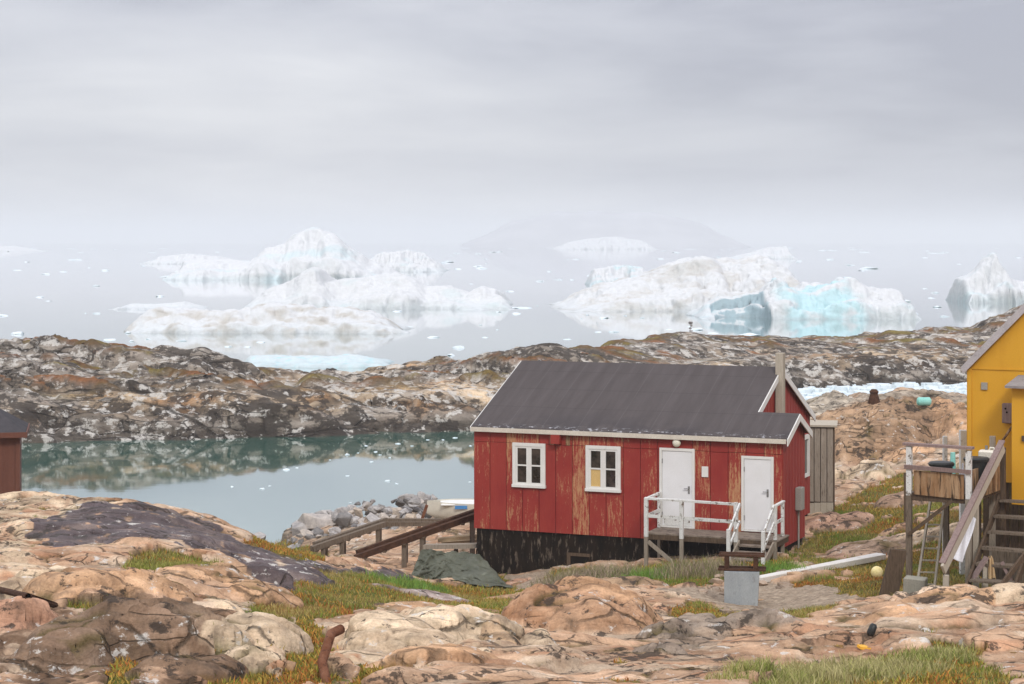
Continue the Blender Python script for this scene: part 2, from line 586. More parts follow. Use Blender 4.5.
M['roof'] = roof_mat()
M['barge_grey'] = worn('grey_bargeboard', (0.40, 0.375, 0.38), (0.48, 0.45, 0.45), 3, 0.8, stain=(0.25, 0.22, 0.22), stain_at=(0.55, 0.8))
M['annex'] = worn('light_weathered_board', (0.27, 0.225, 0.18), (0.36, 0.31, 0.255), 4, 0.9, (5, 5, 0.5), stain=(0.12, 0.09, 0.07), stain_at=(0.55, 0.72))
M['roof_grey'] = worn('grey_roof_edge', (0.24, 0.22, 0.22), (0.30, 0.28, 0.27), 3, 0.8, stain=(0.14, 0.12, 0.12), stain_at=(0.55, 0.8))
M['shed_roof'] = worn('dark_felt_roof', (0.05, 0.048, 0.052), (0.075, 0.07, 0.075), 3, 0.9)
M['yellow'] = worn('ochre_yellow_paint', (0.62, 0.315, 0.018), (0.66, 0.345, 0.026), 0.8, 0.6, (2, 2, 0.6), stain=(0.55, 0.26, 0.014), stain_at=(0.55, 0.85), bmp=0.06, speck=0.22)


def glass_mat():
    m, t, b = pbr('window_glass', 0.06, 0.6)
    ob = N(t, 'ShaderNodeTexCoord').outputs['Object']
    n = noise(t, ob, 4, 4, 0.6)
    t.links.new(mix(t, ramp(t, n, [(0.4, 0.0), (0.65, 1.0)]), (0.018, 0.015, 0.013), (0.07, 0.055, 0.045)), b.inputs['Base Color'])
    return m


M['glass'] = glass_mat()


def ground_mat(name, k, crack, lich_dark, lich_pale, bst, bdist, strata=0.0):
    """weathered gneiss: banding, joints, dark and pale lichen, all from solid noise; k scales the pattern"""
    m, t, b = pbr(name, 0.88, 0.06)
    at = N(t, 'ShaderNodeAttribute', attribute_name='Col')
    so = N(t, 'ShaderNodeAttribute', attribute_name='Soil').outputs['Fac']
    rock = mth(t, 'SUBTRACT', 1.0, so, None, True)
    ob = N(t, 'ShaderNodeTexCoord').outputs['Object']
    # gently folded coordinates
    wn = N(t, 'ShaderNodeTexNoise', ins={'Vector': ob, 'Scale': 0.55 * k, 'Detail': 3.0})
    wv = N(t, 'ShaderNodeVectorMath', operation='MULTIPLY_ADD', ins={0: wn.outputs['Color'], 1: (1.5 / k, 1.5 / k, 1.1 / k), 2: ob}).outputs[0]
    band = noise(t, mapping(t, wv, (0.5 * k, 0.9 * k, 4.2 * k), (R(14), R(-9), R(18))), 1.0, 7, 0.62)
    mid = noise(t, wv, 1.5 * k, 7, 0.62)
    fine = noise(t, ob, 9 * k, 6, 0.7)
    grit = noise(t, ob, 26 * k, 4, 0.7)
    c = mix(t, 1.0, at.outputs['Color'], (0.90, 0.86, 0.795), 'MULTIPLY')
    tone = ramp(t, band, [(0.32, (0.56, 0.50, 0.46)), (0.44, (0.92, 0.87, 0.84)), (0.54, (1.05, 1.02, 1.0)), (0.70, (1.35, 1.36, 1.38))])
    cr = mix(t, 0.8, c, tone, 'MULTIPLY')
    if strata:
        lay = noise(t, mapping(t, wv, (0.16 * k, 0.3 * k, 3.4 * k), (R(6), R(-5), 0)), 1.0, 6, 0.6)
        cr = mix(t, strata, cr, ramp(t, lay, [(0.36, 0.38), (0.47, 0.9), (0.55, 1.1), (0.66, 1.75)]), 'MULTIPLY')
    cr = mix(t, 0.8, cr, ramp(t, mid, [(0.30, 0.55), (0.5, 1.0), (0.70, 1.32)]), 'MULTIPLY')
    # patches where lichen takes hold
    reg = noise(t, ob, 0.33 * k, 4, 0.55)
    d1 = noise(t, mapping(t, ob, (1, 1, 1.4), loc=(9, 4, 2)), 2.4 * k, 9, 0.70)
    dd = mth(t, 'ADD', d1, mth(t, 'MULTIPLY_ADD', reg, 0.36, -0.18))
    cr = mix(t, ramp(t, dd, [(lich_dark, 0.0), (lich_dark + 0.045, 0.85)]), cr, (0.042, 0.034, 0.028))
    p1 = noise(t, mapping(t, ob, (1, 1, 1.4), loc=(31, 14, 5)), 3.4 * k, 8, 0.70)
    pp = mth(t, 'ADD', p1, mth(t, 'MULTIPLY_ADD', reg, -0.30, 0.15))
    cr = mix(t, ramp(t, pp, [(lich_pale, 0.0), (lich_pale + 0.05, 0.8)]), cr, (0.58, 0.55, 0.50))
    # joints
    wv2 = N(t, 'ShaderNodeVectorMath', operation='MULTIPLY_ADD', ins={0: wn.outputs['Color'], 1: (0.45 / k, 0.45 / k, 0.35 / k), 2: ob}).outputs[0]
    hs = []
    for sc, wdt, rot, lo in ((0.36 * k, 0.0085, (R(8), R(4), R(20)), 0.50), (0.95 * k, 0.0095, (R(-6), R(12), R(24)), 0.565)):
        vo = N(t, 'ShaderNodeTexVoronoi', feature='DISTANCE_TO_EDGE', ins={'Scale': sc})
        t.links.new(mapping(t, wv2, (0.7, 2.1, 2.4), rot), vo.inputs['Vector'])
        wob = mth(t, 'MULTIPLY_ADD', fine, 0.044, -0.022)
        line = ramp(t, mth(t, 'ADD', vo.outputs['Distance'], wob), [(wdt * 0.4, 1.0), (wdt * 2.1, 0.0)])
        where = ramp(t, noise(t, mapping(t, ob, loc=(sc * 40, 3, 1)), 0.6 * k, 3, 0.5), [(lo - 0.06, 0.0), (lo + 0.04, 1.0)])
        hs.append(mth(t, 'MULTIPLY', line, where))
    jn = mth(t, 'MULTIPLY', mth(t, 'MAXIMUM', hs[0], hs[1]), crack, None, True)
    cr = mix(t, jn, cr, (0.042, 0.033, 0.024))
    cs = mix(t, 0.8, c, ramp(t, fine, [(0.3, 0.45), (0.5, 1.0), (0.7, 1.45)]), 'MULTIPLY')
    c = mix(t, so, cr, cs)
    c = mix(t, 0.5, c, ramp(t, grit, [(0.28, 0.5), (0.5, 1.0), (0.72, 1.4)]), 'MULTIPLY')
    t.links.new(c, b.inputs['Base Color'])
    t.links.new(ramp(t, at.outputs['Alpha'], [(0.0, 0.42), (1.0, 0.92)]), b.inputs['Roughness'])
    h = mth(t, 'ADD', mth(t, 'MULTIPLY', fine, 0.22), mth(t, 'MULTIPLY', mid, 0.7))
    h = mth(t, 'ADD', h, mth(t, 'MULTIPLY', band, 0.9))
    h = mth(t, 'SUBTRACT', h, mth(t, 'MULTIPLY', mth(t, 'MULTIPLY', jn, rock), 0.8))
    bump(t, b, h, bst, bdist)
    return m


M['ground'] = ground_mat('weathered_gneiss', 1.0, 0.68, 0.568, 0.60, 0.8, 0.10)
M['far_slope'] = None
M['ridge'] = ground_mat('lichen_gneiss', 0.33, 0.8, 0.485, 0.535, 0.9, 0.45, 0.85)


def vcol_mat(name, rough=0.8, spec=0.3, trans=0.0):
    m, t, b = pbr(name, rough, spec)
    at = N(t, 'ShaderNodeAttribute', attribute_name='Col')
    t.links.new(at.outputs['Color'], b.inputs['Base Color'])
    return m


M['grass'] = vcol_mat('grass_blades', 0.8, 0.2)
M['far_slope'] = vcol_mat('haze_pale_slope', 0.95, 0.05)  # pale vertex greys imitate the hill fading into haze


def ice_mat():
    m, t, b = pbr('glacier_ice', 0.55, 0.3)
    at = N(t, 'ShaderNodeAttribute', attribute_name='Col')
    ob = N(t, 'ShaderNodeTexCoord').outputs['Object']
    f = noise(t, ob, 1.2, 6, 0.65)
    c = mix(t, 0.35, at.outputs['Color'], ramp(t, f, [(0.3, 0.78), (0.6, 1.08)]), 'MULTIPLY')
    t.links.new(c, b.inputs['Base Color'])
    bump(t, b, f, 0.5, 0.5)
    return m


M['ice'] = ice_mat()


def floe_mat():
    m, t, b = pbr('floating_ice', 0.5, 0.3)
    ge = N(t, 'ShaderNodeTexCoord')
    f = noise(t, ge.outputs['Object'], 2.2, 4, 0.6)
    t.links.new(mix(t, ramp(t, f, [(0.35, 0.0), (0.7, 1.0)]), (0.74, 0.79, 0.81), (0.58, 0.70, 0.75)), b.inputs['Base Color'])
    return m


M['floe'] = floe_mat()


def rock_mat(name, a, c2, d):
    m, t, b = pbr(name, 0.9, 0.25)
    tcn = N(t, 'ShaderNodeTexCoord')
    oi = N(t, 'ShaderNodeObjectInfo')
    va = N(t, 'ShaderNodeVectorMath', operation='ADD', ins={0: tcn.outputs['Object'], 1: oi.outputs['Location']}).outputs[0]
    n = noise(t, va, 2.5, 6, 0.65)
    f = noise(t, va, 14, 5, 0.65)
    c = mix(t, ramp(t, n, [(0.35, 0.0), (0.65, 1.0)]), a, c2)
    c = mix(t, ramp(t, f, [(0.55, 0.0), (0.75, 0.8)]), c, d)
    c = mix(t, 1.0, c, ramp(t, oi.outputs['Random'], [(0, 0.45), (0.5, 1.0), (0.8, 1.2), (1, (1.35, 1.15, 0.9))]), 'MULTIPLY')
    t.links.new(c, b.inputs['Base Color'])
    bump(t, b, f, 0.6, 0.05)
    return m


M['rubble'] = rock_mat('grey_rubble', (0.27, 0.255, 0.25), (0.46, 0.43, 0.40), (0.13, 0.11, 0.10))
M['stone_tan'] = rock_mat('tan_stone', (0.36, 0.25, 0.17), (0.45, 0.36, 0.28), (0.15, 0.11, 0.09))


def water_mat():
    m = bpy.data.materials.new('sea_water')
    m.use_nodes = True
    t = m.node_tree
    t.nodes.clear()
    ge = N(t, 'ShaderNodeNewGeometry')
    pos = ge.outputs['Position']
    a = noise(t, mapping(t, pos, (0.5, 0.9, 1)), 1.2, 3, 0.5)
    c = noise(t, mapping(t, pos, (0.05, 0.10, 1)), 1.0, 3, 0.5)
    h = mth(t, 'ADD', mth(t, 'MULTIPLY', a, 0.05), mth(t, 'MULTIPLY', c, 0.15))
    bp = N(t, 'ShaderNodeBump', ins={'Strength': 0.10, 'Distance': 0.25, 'Height': h})
    df = N(t, 'ShaderNodeBsdfDiffuse', ins={'Color': (0.012, 0.125, 0.092, 1)})
    gl = N(t, 'ShaderNodeBsdfGlossy', ins={'Color': (0.985, 0.985, 0.99, 1), 'Roughness': 0.04, 'Normal': bp.outputs[0]})
    fr = N(t, 'ShaderNodeFresnel', ins={'IOR': 2.9})
    ms = N(t, 'ShaderNodeMixShader', ins={0: mth(t, 'MULTIPLY_ADD', fr.outputs[0], 0.9, 0.24, True), 1: df.outputs[0], 2: gl.outputs[0]})
    N(t, 'ShaderNodeOutputMaterial', ins={0: ms.outputs[0]})
    return m


M['water'] = water_mat()

# ------------------------------------------------------------------ setting: water, air, hills
mb = MB()
mb.add([(-6900, -150, 0), (6900, -150, 0), (6900, 13400, 0), (-6900, 13400, 0)], [(0, 1, 2, 3)])
tag(mb.build('water', M['water']), kind='structure')

hz = bpy.data.materials.new('sea_haze')
hz.use_nodes = True
ht = hz.node_tree
ht.nodes.clear()
HAZE = 0.00037
pv = N(ht, 'ShaderNodeVolumePrincipled', ins={'Color': (0.86, 0.868, 0.90, 1), 'Density': HAZE, 'Anisotropy': 0.0})
ho = N(ht, 'ShaderNodeOutputMaterial')
ht.links.new(pv.outputs[0], ho.inputs['Volume'])
mb = MB()
mb.box(-7000, 7000, -200, 13500, -6, 74)
tag(mb.build('haze', hz), kind='stuff')


def hill(name, D, prof, depth):
    """far hill from a skyline given as (photo x, photo y) at distance D"""
    xs = np.array([(p - 512) / F * D for p, _ in prof])
    zs = np.array([CAMZ - (q - HZ) / F * D for _, q in prof])
    X = np.linspace(xs[0], xs[-1], 160)
    H = np.interp(X, xs, zs)
    V = np.linspace(-1, 1, 60)
    XX, VV = np.meshgrid(X, V)
    H = H + np.clip(H / 30, 0, 1) * 7 * fbm(X / 130, X * 0 + 1.7, 77, 5)
    HH = np.tile(H, (60, 1)) * np.clip(1 - np.abs(VV) ** 1.6, 0, 1)
    HH = HH + fbm(XX / 90, VV * depth / 90, 5) * 8 * np.clip(1 - np.abs(VV), 0, 1) * np.clip(HH / 20, 0, 1) - 1.5
    n = fbm(XX / 60, VV * 4, 9)
    col = lerp3(np.ones(XX.shape + (3,)) * np.array((0.385, 0.39, 0.412)), (0.445, 0.45, 0.472), sst(-0.3, 0.4, n))  # haze lightening put into the colour, so the hill stays faint
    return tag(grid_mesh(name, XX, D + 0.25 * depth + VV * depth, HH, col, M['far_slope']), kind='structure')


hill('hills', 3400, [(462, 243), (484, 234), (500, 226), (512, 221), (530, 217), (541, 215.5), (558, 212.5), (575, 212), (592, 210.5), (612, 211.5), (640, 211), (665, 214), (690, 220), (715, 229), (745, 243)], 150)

# ------------------------------------------------------------------ near ground
CTL = []


def c_(px, py, D):
    CTL.append(tuple(P(px, py, D)))


def w_(px, D, z):
    CTL.append(((px - 512) / F * D, D, z))


for px in (-250, 0, 256, 512, 768, 1024, 1280):
    w_(px, 3, 10.2)
    w_(px, 12, 8.7)
    c_(px, 684 if px <= 512 else 683, 24.5 if px < 600 else 25.5)
for a in [(0, 600, 32), (128, 622, 30), (256, 645, 29.5), (0, 540, 41), (100, 560, 38), (200, 572, 38), (-150, 500, 50), (-150, 560, 38),
          (0, 502, 50), (60, 501, 50), (130, 506, 50), (180, 517, 50), (215, 530, 50), (250, 546, 51), (300, 557, 52), (350, 563, 54), (390, 575, 52.5),
          (300, 602, 38), (380, 592, 42), (330, 645, 31), (420, 628, 34), (450, 604, 44), (430, 591, 51), (490, 598, 51), (415, 580, 54.2), (460, 588, 53), (502, 594, 52.5), (540, 596, 49), (560, 575, 53),
          (512, 645, 31), (600, 645, 32), (560, 610, 40), (640, 603, 42), (700, 597, 44), (742, 611, 44), (640, 571, 52), (700, 562, 51.5), (790, 556, 52), (480, 574, 55.5),
          (640, 668, 28), (700, 652, 31), (750, 642, 33), (860, 611, 36.5), (950, 598, 38), (1024, 589, 39), (900, 660, 30), (1000, 650, 31), (1150, 580, 39),
          (800, 601, 44), (850, 596, 43), (900, 597, 41.5), (985, 592, 41.5), (1060, 588, 41.5), (800, 577, 47), (882, 565, 51), (876, 583, 45), (850, 547, 54),
          (930, 562, 48), (940, 522, 55), (900, 502, 61), (830, 522, 58), (850, 492, 65), (900, 472, 70), (960, 482, 64), (960, 446, 75), (1060, 500, 60), (1150, 480, 60),
          (840, 462, 76), (860, 418, 84), (800, 425, 84), (940, 408, 88), (1000, 405, 88), (920, 404, 100), (850, 406, 98), (1150, 410, 90)]:
    c_(*a)
for a in [(650, 62, 3.2), (550, 62, 2.6), (480, 62, 1.9), (480, 75, 0.9), (560, 75, 1.2), (700, 75, 2.6), (780, 70, 3.4), (620, 95, -1.5), (480, 92, -1.2), (720, 100, 0.8),
          (100, 60, 1.0), (250, 60, 1.6), (250, 68, 0.5), (350, 62, 2.2), (400, 66, 1.5), (300, 78, 0.35), (420, 78, 0.7), (100, 70, -0.9), (-200, 72, -0.6), (-200, 88, -1.5), (200, 80, -0.9), (330, 90, -1.0),
          (0, 58, 4.0), (-60, 58, 4.3), (45, 58, 2.6), (0, 66, 1.0), (0, 75, -1.0), (440, 84, 0.3), (420, 90, -0.7), (450, 74, 1.5), (470, 70, 1.9)]:
    w_(*a)
for px in (450, 600, 700, 800, 900, 1000, 1150, 1280):
    w_(px, 119, -1.8)
for px in (-250, -100, 100, 300):
    w_(px, 119, -2.5)
near = Surf(CTL, 2.0)


def g_at(px, py):
    """where a photo pixel's sight line meets the smooth ground"""
    d = np.arange(20, 118, 0.1)
    x = (px - 512) / F * d
    z = CAMZ - (py - HZ) / F * d
    hit = np.nonzero(near(x, d) >= z)[0]
    i = hit[0] if len(hit) else len(d) - 1
    return float(x[i]), float(d[i])


def gpoly(pts):
    return [g_at(*p) for p in pts]


POLY = {
    'grass': [gpoly(p) for p in (
        [(132, 555), (165, 552), (195, 560), (216, 574), (205, 586), (165, 586), (140, 572)],
        [(240, 604), (300, 583), (350, 574), (420, 584), (505, 578), (516, 592), (505, 630), (470, 615), (420, 606), (380, 612), (340, 618), (290, 622), (250, 615)],
        [(500, 580), (560, 572), (650, 566), (720, 560), (800, 556), (790, 574), (720, 584), (680, 590), (640, 586), (600, 590), (540, 597), (500, 602)],
        [(640, 610), (700, 604), (745, 616), (800, 612), (862, 600), (840, 612), (790, 624), (740, 634), (700, 630)],
        [(795, 555), (840, 505), (900, 475), (960, 470), (1080, 470), (1080, 586), (905, 602), (868, 600), (780, 588), (840, 575), (800, 565)],
        [(735, 700), (790, 668), (860, 664), (905, 655), (945, 642), (1000, 668), (1030, 700)],
        [(66, 612), (90, 604), (112, 612), (100, 622), (74, 622)],
    )],
    'rust': [gpoly(p) for p in (
        [(195, 700), (215, 660), (235, 640), (262, 640), (275, 684), (280, 700)],
        [(278, 632), (318, 618), (330, 640), (318, 700), (280, 700)],
        [(330, 700), (345, 668), (410, 662), (420, 676), (380, 700)],
        [(100, 700), (104, 650), (130, 656), (140, 684), (140, 700)],
        [(228, 529), (262, 537), (330, 557), (352, 564), (310, 563), (252, 547)],
    )],
    'gravel': [gpoly(p) for p in ([(660, 592), (720, 588), (770, 586), (830, 590), (872, 604), (800, 612), (760, 616), (712, 606)],
                                  [(505, 578), (545, 572), (560, 584), (520, 592)])],
    'purple': [gpoly(p) for p in ([(30, 526), (80, 510), (130, 508), (200, 520), (250, 548), (330, 568), (400, 575), (425, 583), (330, 588), (280, 592), (235, 572), (170, 546), (110, 546), (60, 550), (32, 541)],)],
    'pale': [gpoly(p) for p in ([(-200, 490), (180, 500), (120, 514), (32, 524), (28, 550), (52, 605), (-200, 610)],
                                [(180, 618), (212, 604), (262, 606), (315, 618), (300, 690), (255, 690), (220, 660)],
                                [(326, 632), (380, 624), (455, 618), (512, 640), (500, 658), (430, 668), (340, 664)])],
    'brown': [gpoly(p) for p in ([(-200, 622), (60, 606), (150, 600), (232, 622), (222, 700), (-200, 700)],)],
    'grey': [gpoly(p) for p in ([(640, 652), (690, 624), (770, 620), (790, 626), (730, 638), (660, 660)],)],
    'pink': [gpoly(p) for p in ([(800, 566), (850, 545), (960, 520), (1024, 505), (1024, 528), (900, 548), (830, 570)], [(760, 560), (840, 530), (900, 500), (905, 520), (840, 545)])],
}

# rock domes and boulders growing out of the ground: photo x, ground y, half width, half depth, height, turn, flatness, colour
DOMES = []


def dome(px, py, a, b, h, rot=0, p=2.2, col=None, rust=0.0):
    x, y = g_at(px, py)
    DOMES.append((x, y, a, b, h, R(rot), p, col, rust))


TAN, PALE, BROWN, GREY, PINK = (0.49, 0.32, 0.20), (0.58, 0.48, 0.36), (0.20, 0.14, 0.10), (0.27, 0.25, 0.235), (0.42, 0.255, 0.18)
dome(577, 628, 1.36, 1.3, 0.62, -6, 3.0, (0.44, 0.28, 0.18), 0.6)
dome(612, 625, 0.9, 1.4, 0.42, -16, 2.4, TAN)
dome(612, 592, 1.25, 0.9, 0.30, 0, 2.4, (0.42, 0.30, 0.20))
dome(205, 655, 0.62, 0.9, 0.36, 10, 2.6, PALE)
dome(262, 650, 0.62, 1.1, 0.48, -20, 3.0, PALE)
dome(245, 672, 0.42, 0.6, 0.30, 20, 2.6, PALE)
dome(395, 652, 0.85, 1.0, 0.36, 12, 3.0, PALE)
dome(458, 643, 0.95, 1.1, 0.42, 18, 2.8, PALE)
dome(430, 668, 1.0, 0.8, 0.22, 14, 2.6, TAN)
dome(150, 650, 1.05, 1.2, 0.55, 12, 2.6, BROWN)
dome(70, 660, 0.7, 0.9, 0.36, -10, 2.6, BROWN)
dome(190, 680, 0.7, 0.6, 0.3, 0, 2.6, BROWN)
dome(20, 640, 0.6, 0.9, 0.3, -20, 2.6, PINK)
dome(100, 596, 0.95, 1.7, 0.34, -18, 2.6, TAN)
dome(152, 600, 0.55, 1.2, 0.30, -20, 2.6, TAN)
dome(215, 585, 0.8, 1.6, 0.22, -25, 2.4, TAN)
dome(40, 590, 0.5, 1.5, 0.22, -10, 2.6, PALE)
dome(278, 604, 0.5, 0.6, 0.22, 10, 2.6, TAN)
dome(250, 600, 0.45, 0.7, 0.25, -10, 2.6, TAN)
dome(420, 598, 1.2, 0.8, 0.13, 6, 2.4, (0.36, 0.30, 0.29))
dome(440, 612, 1.3, 0.8, 0.14, -6, 2.4, TAN)
dome(500, 600, 0.6, 0.7, 0.12, -6, 2.4, TAN)
dome(500, 648, 0.35, 0.4, 0.2, 0, 2.6, (0.45, 0.33, 0.22))
dome(543, 648, 0.3, 0.4, 0.18, 0, 2.6, PALE)
for q in [(668, 640, 0.5, 0.42, 0.24, 22), (695, 633, 0.45, 0.4, 0.2, 20), (716, 636, 0.5, 0.4, 0.2, 8), (748, 632, 0.45, 0.4, 0.17, 0), (776, 630, 0.4, 0.35, 0.14, 0), (660, 655, 0.45, 0.4, 0.2, 30)]:
    dome(q[0], q[1], q[2], q[3], q[4], q[5], 3.0, (0.27, 0.23, 0.195))
dome(880, 552, 1.5, 0.9, 0.24, 14, 2.6, (0.42, 0.32, 0.25))
dome(950, 535, 1.4, 0.8, 0.24, 10, 2.6, PALE)
dome(838, 528, 1.1, 0.8, 0.20, 16, 2.6, (0.38, 0.26, 0.20))
dome(905, 505, 1.0, 0.9, 0.32, 10, 2.6, (0.40, 0.29, 0.22))
dome(870, 480, 0.9, 1.0, 0.55, 0, 2.8, PALE)
dome(905, 462, 1.2, 1.2, 0.55, 0, 2.8, TAN)
dome(830, 484, 0.6, 0.8, 0.35, 0, 2.8, PALE)
dome(985, 470, 1.2, 1.2, 0.5, 0, 2.8, PALE)
dome(862, 452, 2.7, 4.2, 1.35, -14, 3.4, (0.34, 0.235, 0.155))
dome(925, 436, 1.7, 3.0, 1.05, 8, 3.4, (0.29, 0.20, 0.135))
dome(958, 440, 1.0, 2.0, 0.9, 0, 3.0, TAN)
dome(900, 406, 3.2, 4.0, 0.18, 0, 2.6, (0.35, 0.31, 0.26))
dome(800, 420, 2.2, 6.0, 0.5, 0, 2.6, (0.40, 0.37, 0.32))
dome(516, 584, 0.45, 0.4, 0.12, 0, 2.6, PINK)
dome(200, 512, 1.3, 1.5, 0.20, -10, 2.6, TAN)
dome(290, 575, 0.9, 0.8, 0.16, -10, 2.6, PALE)
dome(1000, 600, 1.0, 0.7, 0.16, 0, 2.8, PALE)
dome(945, 606, 0.9, 0.6, 0.14, 10, 2.8, TAN)
dome(880, 622, 0.7, 0.6, 0.14, 20, 2.6, TAN)


def near_eval(x, y):
    h = near(x, y)
    wx = x + 0.5 * fbm(x * 0.8, y * 0.8, 3, 3) + 0.12 * perlin(x * 4, y * 4, 8)
    wy = y + 0.9 * fbm(x * 0.8 + 9, y * 0.8, 4, 3) + 0.12 * perlin(x * 4, y * 4, 18)
    msk = {}
    for k, ps in POLY.items():
        m = np.zeros(x.shape, bool)
        for p in ps:
            m |= in_poly(wx, wy, p)
        msk[k] = m.astype(float)
    soil = np.maximum(np.maximum(msk['grass'], msk['gravel']), msk['rust'])
    nar = fbm(x * 0.35, y * 0.35, 50, 4)
    # tufts of growth in hollows elsewhere
    soil = np.maximum(soil, ((fbm(x * 0.9, y * 0.9, 71, 4) > 0.46) & (y > 24) & (y < 110) & (msk['purple'] < 0.5)).astype(float) * 0.9)
    # outcrops inside the grass
    soil = soil * (1 - ((fbm(x * 0.55, y * 0.55, 77, 4) > 0.30) & (msk['gravel'] < 0.5) & (y > 46) & (x > 6)))
    # base rock colour
    ca, sa = math.cos(R(18)), math.sin(R(18))
    u, v = x * ca + y * sa, -x * sa + y * ca
    band = fbm(u * 0.5, v * 2.0 + 0.6 * nar, 5, 5)
    n1 = fbm(x * 0.7, y * 0.7, 21, 5)
    n2 = fbm(x * 2.2, y * 2.2, 31, 5)
    col = np.ones(x.shape + (3,)) * np.array((0.455, 0.315, 0.22))
    col = lerp3(col, (0.53, 0.43, 0.335), sst(-0.05, 0.30, n1))
    col = lerp3(col, (0.43, 0.245, 0.155), sst(0.05, 0.35, band) * 0.8)
    col = lerp3(col, (0.58, 0.475, 0.355), msk['pale'] * sst(-0.25, 0.15, n2 + 0.3 * n1))
    col = lerp3(col, (0.17, 0.115, 0.08), msk['brown'] * sst(-0.25, 0.2, n2 + 0.5 * band + 0.08))
    col = lerp3(col, (0.27, 0.23, 0.19), msk['grey'] * 0.8)
    col = lerp3(col, (0.42, 0.285, 0.225), msk['pink'] * 0.8)
    back = sst(60, 85, y)
    col = lerp3(col, (0.36, 0.31, 0.255), back * sst(-0.6, 0.1, n1) * 0.9)
    # domes
    dm = np.zeros(x.shape)
    for (x0, y0, a, b, hh, rot, p, dc, rust) in DOMES:
        near_ = (np.abs(x - x0) < 1.5 * max(a, b)) & (np.abs(y - y0) < 1.5 * max(a, b))
        if not near_.any():
            continue
        xs, ys = wx[near_] * 0.45 + x[near_] * 0.55, wy[near_] * 0.35 + y[near_] * 0.65
        c, s = math.cos(rot), math.sin(rot)
        uu = ((xs - x0) * c + (ys - y0) * s) / a
        vv = (-(xs - x0) * s + (ys - y0) * c) / b
        r = np.sqrt(uu * uu + vv * vv)
        pr = np.clip(1 - r ** p, 0, 1) ** 0.9
        add = hh * pr * (1 + 0.22 * fbm(xs * 1.7, ys * 1.7, 5, 3))
        k = dm[near_]
        dm[near_] = np.maximum(k, add) + 0.25 * np.minimum(k, add)
        e = sst(0.0, 0.12, pr)
        soil[near_] *= (1 - e)
        if dc is not None:
            nl = fbm(xs * 2.0, (ys + 1.6 * add) * 2.4, 33, 5, 0.6)
            nb = fbm((xs * ca + ys * sa) * 0.6, (ys + 1.6 * add) * 3.2, 34, 5)
            cc = lerp3(np.ones(xs.shape + (3,)) * np.array(dc), np.array(dc) * 0.45 + 0.02, sst(0.02, 0.32, nl) * 0.9)
            cc = lerp3(cc, np.array(dc) * 1.18 + 0.02, sst(0.0, 0.3, -nb))
            if rust:
                cc = lerp3(cc, (0.22, 0.095, 0.04), np.minimum(1.0, rust * 1.0) * sst(-0.35, 0.1, nl) * sst(0.1, -0.55, uu))
            col[near_] = col[near_] * (1 - e * 0.9)[:, None] + cc * (e * 0.9)[:, None]
    h = h + dm
    rock = 1 - soil
    y2 = y + 1.4 * dm
    # slabs, joints, lumps
    v2 = v + 0.9 * dm
    jx, jy = u * 0.42 + 0.45 * fbm(x * 0.5, y * 0.5, 61, 4), v2 * 1.05 + 0.45 * fbm(x * 0.5, y * 0.5, 62, 4)
    f1, f2, cid = worley(jx, jy, 41)
    g1, g2, cid2 = worley(u * 1.5 + 0.5 * n1, v2 * 3.0 + 0.6 * n2, 43)
    joint = 1 - sst(0.0, 0.05, f2 - f1)
    joint2 = 1 - sst(0.0, 0.075, g2 - g1)
    few = sst(0.05, 0.35, fbm(x * 0.3, y * 0.3, 88, 3))
    rough = 0.12 + 0.88 * np.maximum(np.maximum(np.maximum(msk['brown'], 0.55 * msk['pale']), 0.8 * back), np.maximum(few, msk['grey']))
    pil = sst(0.0, 0.30, f2 - f1)
    pil2 = sst(0.0, 0.35, g2 - g1)
    h = h + rock * ((cid - 0.6) * 0.34 * pil * (0.5 + 0.5 * rough) + 0.04 * pil - 0.05 * joint
                    + (cid2 - 0.6) * 0.13 * pil2 * rough + 0.20 * fbm(x * 0.5, y * 0.5, 14, 3) + 0.05 * ridged(u * 0.6, v2 * 1.6, 15, 3) * rough)
    h = h + back * rock * (0.35 * ridged(x * 0.35, y * 0.35, 19, 4))
    h = h + soil * (0.05 * fbm(x * 2.5, y * 2.5, 66, 4) * (1 - msk['gravel']) + 0.02)
    col = col * (0.80 + 0.4 * cid)[..., None]
    # lichen, cracks with dirt, stains
    col = lerp3(col, (0.045, 0.034, 0.026), joint * 0.55 * rock)
    moss = (1 - sst(0.0, 0.16, f2 - f1)) * sst(-0.05, 0.2, fbm(x * 1.1, y * 1.1, 95, 4)) * rock * sst(22, 25, y)
    col = lerp3(col, (0.10, 0.085, 0.03), moss * 0.8)
    pur = msk['purple'] * (1 - sst(0.25, 0.4, n2) * 0.8)
    pc = lerp3(np.ones(x.shape + (3,)) * np.array((0.105, 0.086, 0.094)), (0.19, 0.155, 0.15), sst(0.0, 0.4, band + 0.3 * n2))
    col = col * (1 - pur)[..., None] + pc * pur[..., None]
    # soil colours
    g = fbm(x * 0.6, y * 0.6, 101, 4)
    sc = np.ones(x.shape + (3,)) * np.array((0.13, 0.115, 0.035))
    sc = lerp3(sc, (0.21, 0.115, 0.03), sst(0.0, 0.25, g))
    sc = lerp3(sc, (0.085, 0.11, 0.025), sst(0.05, 0.35, -g))
    gv = lerp3(np.ones(x.shape + (3,)) * np.array((0.31, 0.25, 0.195)), (0.39, 0.325, 0.26), sst(-0.2, 0.3, fbm(x * 5, y * 5, 103, 3)))
    sc = sc * (1 - msk['gravel'])[..., None] + gv * msk['gravel'][..., None]
    col = col * (1 - soil)[..., None] + sc * soil[..., None]
    # shore: wet dark rim and under water
    wet = sst(0.45, 0.05, h) * sst(54, 60, y)
    col = lerp3(col, (0.09, 0.08, 0.065), wet * 0.8)
    gloss = 1 - 0.75 * np.maximum(pur, wet)
